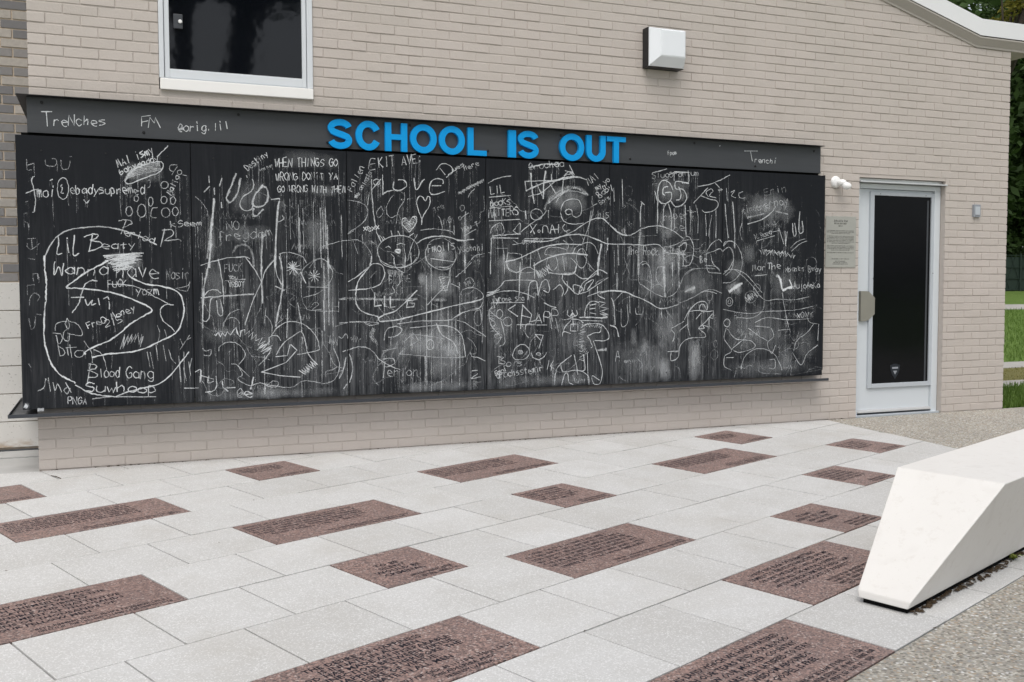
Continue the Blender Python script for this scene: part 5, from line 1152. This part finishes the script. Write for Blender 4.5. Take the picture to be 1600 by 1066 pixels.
bx0, bz1 = W(1522, 319.5, -.02); bx1, bz0 = W(1532, 339.5, -.02)
jb = empty('junction_box', ((bx0 + bx1) / 2, 0, bz0), 'small grey electrical box on the wall right of the door', 'electrical box')
o = MB().box(bx0, bx1, -.022, .004, bz0, bz1, .003).build('box', M['box_grey'], jb); o.location = (-(bx0 + bx1) / 2, 0, -bz0)
o = MB().box(bx0 + .012, bx1 - .012, -.027, -.0225, bz0 + .02, bz1 - .02, .002).build('cover', M['door_trim'], jb); o.location = (-(bx0 + bx1) / 2, 0, -bz0)

# ================================================================== bench
U0 = 2.885; H = 0.452; LEN = 9.2
def bl(u, v): 
    p = PO + PU * u / 1.013 + PV * v; return float(p[0]), float(p[1])
def bpt(u, v, z): x, y = bl(u, v); return (x, y, z)
bench = empty('concrete_bench', (*bl(U0 + LEN / 2, .525), bl(U0 + LEN / 2, .525)[1] * SLOPE), 'long off-white cast concrete bench with a sloping end', 'bench')
bench.rotation_euler = (ANG, 0, 0)
cx_, cy_ = bl(U0 + LEN / 2, .525); off = (-cx_, -cy_, 0)
Z0b = 0.022; uu = U0 + LEN
sec = [  # (u shift at the near end, [v left, v right], z)
 (0.0, .754, .296, Z0b), (0.012, .7745, .2747, Z0b + .030), (1.355, 1.047, -.008, H)]
bm = bmesh.new()
ringA = []; ringB = []
for du_, vl, vr, z in sec:
    ringA.append((bm.verts.new(bpt(U0 + du_, vl, z)), bm.verts.new(bpt(U0 + du_, vr, z))))
    ringB.append((bm.verts.new(bpt(uu, vl, z)), bm.verts.new(bpt(uu, vr, z))))
for k in range(2):
    bm.faces.new((ringA[k][0], ringA[k][1], ringA[k + 1][1], ringA[k + 1][0]))
    bm.faces.new((ringB[k][0], ringB[k + 1][0], ringB[k + 1][1], ringB[k][1]))
    for s in (0, 1): bm.faces.new((ringA[k][s], ringA[k + 1][s], ringB[k + 1][s], ringB[k][s]))
bm.faces.new((ringA[0][0], ringB[0][0], ringB[0][1], ringA[0][1])); bm.faces.new((ringA[2][0], ringA[2][1], ringB[2][1], ringB[2][0]))
bm.normal_update(); bmesh.ops.recalc_face_normals(bm, faces=bm.faces[:])
sharp = [e for e in bm.edges if e.calc_face_angle(0) > .25]
bmesh.ops.bevel(bm, geom=sharp, offset=.0055, segments=2, affect='EDGES', profile=.5)
mb = MB(); mb.bm(bm); body = mb.build('body', M['cast_concrete'], bench, smooth=False); body.location = off
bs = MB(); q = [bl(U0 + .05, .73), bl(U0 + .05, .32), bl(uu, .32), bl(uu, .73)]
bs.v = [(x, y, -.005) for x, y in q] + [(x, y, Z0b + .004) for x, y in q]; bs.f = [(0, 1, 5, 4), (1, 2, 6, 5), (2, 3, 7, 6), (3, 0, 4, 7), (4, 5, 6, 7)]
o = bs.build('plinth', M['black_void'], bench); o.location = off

# ================================================================== litter, dirt and weeds
def bits(name, pts, mat, smin, smax, flat=.35, label=None, cat=None):
    v, f = [], []
    for (x, y, z) in pts:
        s = rnd.uniform(smin, smax); a = rnd.uniform(0, 6.28); n = len(v); asp = rnd.uniform(.3, 1)
        for dx, dy in ((-1, -asp), (1, -asp * .6), (.8, asp), (-.7, asp * .8)):
            v.append((x + s * (dx * math.cos(a) - dy * math.sin(a)), y + s * (dx * math.sin(a) + dy * math.cos(a)), z + rnd.uniform(0, s * flat)))
        v.append((x, y, z + s * flat * rnd.uniform(.6, 1.6)))
        f += [(n, n + 1, n + 4), (n + 1, n + 2, n + 4), (n + 2, n + 3, n + 4), (n + 3, n, n + 4)]
    me = bpy.data.meshes.new(name); me.from_pydata(v, [], f); me.update()
    o = link(name, me, M[mat]); return tag(o, label, cat, None, 'stuff')
pts = []
for k in range(260):
    u = U0 + .05 + abs(rnd.gauss(0, 1)) * 2.6; vv = .296 - rnd.uniform(-.02, .055 + .02 * math.sin(u * 3)); x, y = bl(u, vv); pts.append((x, y, y * SLOPE + .001))
bits('leaf_litter', pts, 'litter', .005, .014, .5, 'brown leaf litter and dirt along the foot of the bench', 'leaf litter')
pts = []
for k in range(420):
    x = rnd.uniform(-.4, 6.1); c = math.sin(x * 5.3) + math.sin(x * 2.1 + 1)
    if c < .3 and rnd.random() < .8: continue
    pts.append((x, -.002 - rnd.uniform(0, .012), .0005))
bits('wall_foot_dirt', pts, 'litter', .003, .010, .4, 'dark dirt gathered along the foot of the brick wall', 'dirt')
pts = []
for k in range(42):
    r_ = rnd.randint(0, 9); u = rnd.uniform(-4, 8); x, y = puv(u, r_ + rnd.choice((0, 0, 0, .5)))
    if y < -.1 and x < 5.8: pts.append((x, y, y * SLOPE + .002))
bits('debris', pts, 'litter', .002, .006, .3, 'tiny dark specks of debris in the paving joints', 'debris')
def weed(px, py, n, h, mat, label):
    x, y = G(px, py); z = y * SLOPE
    e = empty('weed', (x, y, z), label, 'weed'); v, f = [], []
    for k in range(n):
        a = rnd.uniform(0, 6.28); r_ = rnd.uniform(.3, 1) * h; w = .010; tx, ty = math.cos(a), math.sin(a); k0 = len(v)
        v += [(-ty * w * .3, tx * w * .3, 0), (ty * w * .3, -tx * w * .3, 0), (tx * r_ * .5 + ty * w, ty * r_ * .5 - tx * w, r_ * .6), (tx * r_ * .5 - ty * w, ty * r_ * .5 + tx * w, r_ * .6), (tx * r_, ty * r_, r_ * .5)]
        f += [(k0, k0 + 1, k0 + 2, k0 + 3), (k0 + 3, k0 + 2, k0 + 4)]
    me = bpy.data.meshes.new('leaves'); me.from_pydata(v, [], f); me.update(); link('leaves', me, M[mat], e)
weed(1583, 875, 16, .06, 'leaf_vine', 'small green weed growing against the foot of the bench')
tw = MB()
for a, b in (((108, 741), (93, 737)), ((93, 737), (80, 744))):
    (xa, ya), (xb, yb) = G(*a), G(*b)
def twig(a, b, label):
    (xa, ya), (xb, yb) = G(*a), G(*b); xm, ym = (xa + xb) / 2, (ya + yb) / 2
    o = MB().tube([(xa - xm, ya - ym, .004), (0, .006, .007), (xb - xm, yb - ym, .004)], .0025, 6).build('twig', M['litter']); o.location = (xm, ym, ym * SLOPE); tag(o, label, 'twig')
twig((80, 744), (95, 749), 'thin brown twig on the paving at the building corner')

# ================================================================== plants
def leaves(n, center, rad, size, rg, clumps=40, hole=.0):
    cs = rg.normal(0, 1, (clumps, 3)); cs /= np.linalg.norm(cs, axis=1)[:, None]; cs *= (rg.random((clumps, 1)) ** .45) * np.array(rad); cs += np.array(center)
    cr = np.min(rad) * (.22 + .20 * rg.random(clumps))
    idx = rg.integers(0, clumps, n); d = rg.normal(0, 1, (n, 3)); d /= np.linalg.norm(d, axis=1)[:, None]
    p = cs[idx] + d * (cr[idx] * rg.random(n) ** .4)[:, None]
    a = rg.normal(0, 1, (n, 3)); a[:, 2] *= .55; a /= np.linalg.norm(a, axis=1)[:, None]; b = np.cross(a, rg.normal(0, 1, (n, 3))); b /= np.linalg.norm(b, axis=1)[:, None] + 1e-9
    s = size * (.6 + .8 * rg.random((n, 1)))
    v = np.stack([p - a * s, p + b * s * .45, p + a * s, p - b * s * .45], 1).reshape(-1, 3)
    return v, cs
def mesh_quads(name, v, mat):
    n = len(v) // 4; me = bpy.data.meshes.new(name); me.vertices.add(4 * n); me.vertices.foreach_set('co', v.astype(np.float32).ravel())
    me.loops.add(4 * n); me.loops.foreach_set('vertex_index', np.arange(4 * n, dtype=np.int32)); me.polygons.add(n)
    me.polygons.foreach_set('loop_start', np.arange(0, 4 * n, 4, dtype=np.int32)); me.update(calc_edges=True); me.materials.append(M[mat]); return me
def make_tree(loc, h, rad, zc_, n, size, mat, label, seed, trunk=.2, lean=(0, 0), group=None, clumps=45):
    rg = np.random.default_rng(seed); e = empty('tree', loc, label, 'tree', group)
    v, cs = leaves(n, (lean[0], lean[1], zc_), rad, size, rg, clumps); link('crown', mesh_quads('crown', v, mat), None, e)
    t = MB(); t.tube([(0, 0, -.1), (lean[0] * .2, lean[1] * .2, zc_ * .35), (lean[0] * .6, lean[1] * .6, zc_ * .75), (lean[0], lean[1], zc_ + rad[2] * .4)], [trunk * 1.25, trunk, trunk * .7, trunk * .2], 10)
    for c in cs[:14]:
        b = Vector((lean[0] * .6, lean[1] * .6, zc_ * .72)); c = Vector(c); mid = b.lerp(c, .5) + Vector((0, 0, .2)); t.tube([b, mid, c], [trunk * .4, trunk * .25, trunk * .08], 6)
    t.build('trunk', M['bark'], e, smooth=True); return e
make_tree((31, 21.5, lawn_z(21.5)), 11, (4.6, 4.6, 5.2), 6.2, 26000, .20, 'leaf_green', 'big dark green leafy tree beyond the fence past the building corner', 3, .26)
make_tree((25.0, 22.0, lawn_z(22)), 9, (3.6, 3.6, 5.2), 7.8, 20000, .19, 'leaf_green', 'dark tree whose branches show above the white roof edge', 4, .22)
make_tree((41, 29, lawn_z(29)), 12, (6, 6, 6.5), 6.5, 22000, .27, 'leaf_green', 'farther dense tree filling the gap behind the leafy trees', 5, .3)
make_tree((21.5, 13.2, lawn_z(13.2)), 8, (1.1, 1.1, 1.0), 8.3, 1800, .075, 'leaf_yellow', 'tree with yellowing autumn leaves above the roof corner', 6, .13, (1.6, -.6), None, 24)
def make_shrub(loc, rad, n, size, mat, label, seed, group=None):
    rg = np.random.default_rng(seed); e = empty('shrub', loc, label, 'shrub', group)
    v, cs = leaves(n, (0, 0, rad[2] * .95), rad, size, rg, 26); v[:, 2] = np.maximum(v[:, 2], 0.02); link('foliage', mesh_quads('foliage', v, mat), None, e)
    t = MB()
    for c in cs[:7]: t.tube([(0, 0, -.05), Vector(c) * .6, Vector(c)], [.03, .02, .008], 6)
    t.build('stem', M['bark'], e); return e
make_shrub((27.5, 20.4, lawn_z(20.4)), (2.3, 1.2, 1.9), 9000, .13, 'leaf_green', 'tall dark shrub standing behind the green fence', 11)
make_shrub((32.0, 21.0, lawn_z(21.0)), (2.4, 1.3, 2.2), 9000, .13, 'leaf_green', 'broad dark shrub behind the fence below the big tree', 12)
make_shrub((28.3, 18.6, lawn_z(18.6)), (.55, .4, .75), 420, .085, 'leaf_vine', 'yellow green vine with orange leaves climbing the fence', 13)
fence = empty('mesh_fence', (28, 19.1, lawn_z(19.1)), 'dark green mesh fence in front of the trees', 'fence')
zf = 0.0
for k in range(9):
    MB().tube([(-10 + 2.5 * k, 0, -.1), (-10 + 2.5 * k, 0, 1.35)], .035, 8).build('post', M['fence_green'], fence)
wm = MB()
for k in range(67): wm.tube([(-10 + k * .30, 0, .03), (-10 + k * .30 + (.6 if k % 2 else -.6), 0, 1.30)], .010, 4, False)
for z in (.05, .45, .85, 1.28): wm.tube([(-10, 0, z), (10, 0, z)], .014, 5, False)
wm.build('wire_mesh', M['fence_green'], fence)
MB().box(-10, 10, .03, .04, .0, 1.22).build('privacy_screen', M['fence_green'], fence)
# trees across the yard, seen mirrored in the window glass
make_tree((1.55, -13.2, -.42), 12, (4.2, 3.2, 2.6), 9.6, 5200, .22, 'leaf_green', 'upright tree across the yard mirrored in the window pane', 21, .25, (-.1, 0), 'trees mirrored in the window')
make_tree((2.0, -16.0, -.43), 12, (4.4, 3.4, 2.8), 10.4, 5200, .24, 'leaf_green', 'leaning tree across the yard mirrored in the window pane', 22, .42, (1.9, 0), 'trees mirrored in the window')
# grass blades on the lawn past the corner
rg = np.random.default_rng(8)
def grass(name, x0, x1, y0, y1, n, h, mat, label):
    x = rg.uniform(x0, x1, n); y = rg.uniform(y0, y1, n); a = rg.uniform(0, 6.28, n); hh_ = h * rg.uniform(.5, 1.2, n); w = .006
    ln = rg.uniform(.1, .6, n) * hh_; z = np.array([lawn_z(t) for t in y]) - .005
    ca, sa_ = np.cos(a), np.sin(a)
    p0 = np.stack([x - sa_ * w, y + ca * w, z], 1); p1 = np.stack([x + sa_ * w, y - ca * w, z], 1)
    p2 = np.stack([x + ca * ln + sa_ * w * .3, y + sa_ * ln - ca * w * .3, z + hh_], 1); p3 = np.stack([x + ca * ln - sa_ * w * .3, y + sa_ * ln + ca * w * .3, z + hh_], 1)
    o = link(name, mesh_quads(name, np.stack([p0, p1, p2, p3], 1).reshape(-1, 3), mat)); tag(o, label, 'grass', None, 'stuff')
grass('grass', 8.05, 12.5, .03, 1.27, 16000, .10, 'grass_blade', 'tall green grass between the building corner and the path')
grass('lawn_grass', 11, 24, 4.35, 12.5, 26000, .08, 'grass_blade', 'mown green lawn beyond the second path')
grass('dry_grass', 9.5, 15, 2.06, 3.46, 5000, .035, 'grass_dry', 'yellowed dry grass strip between the paths')
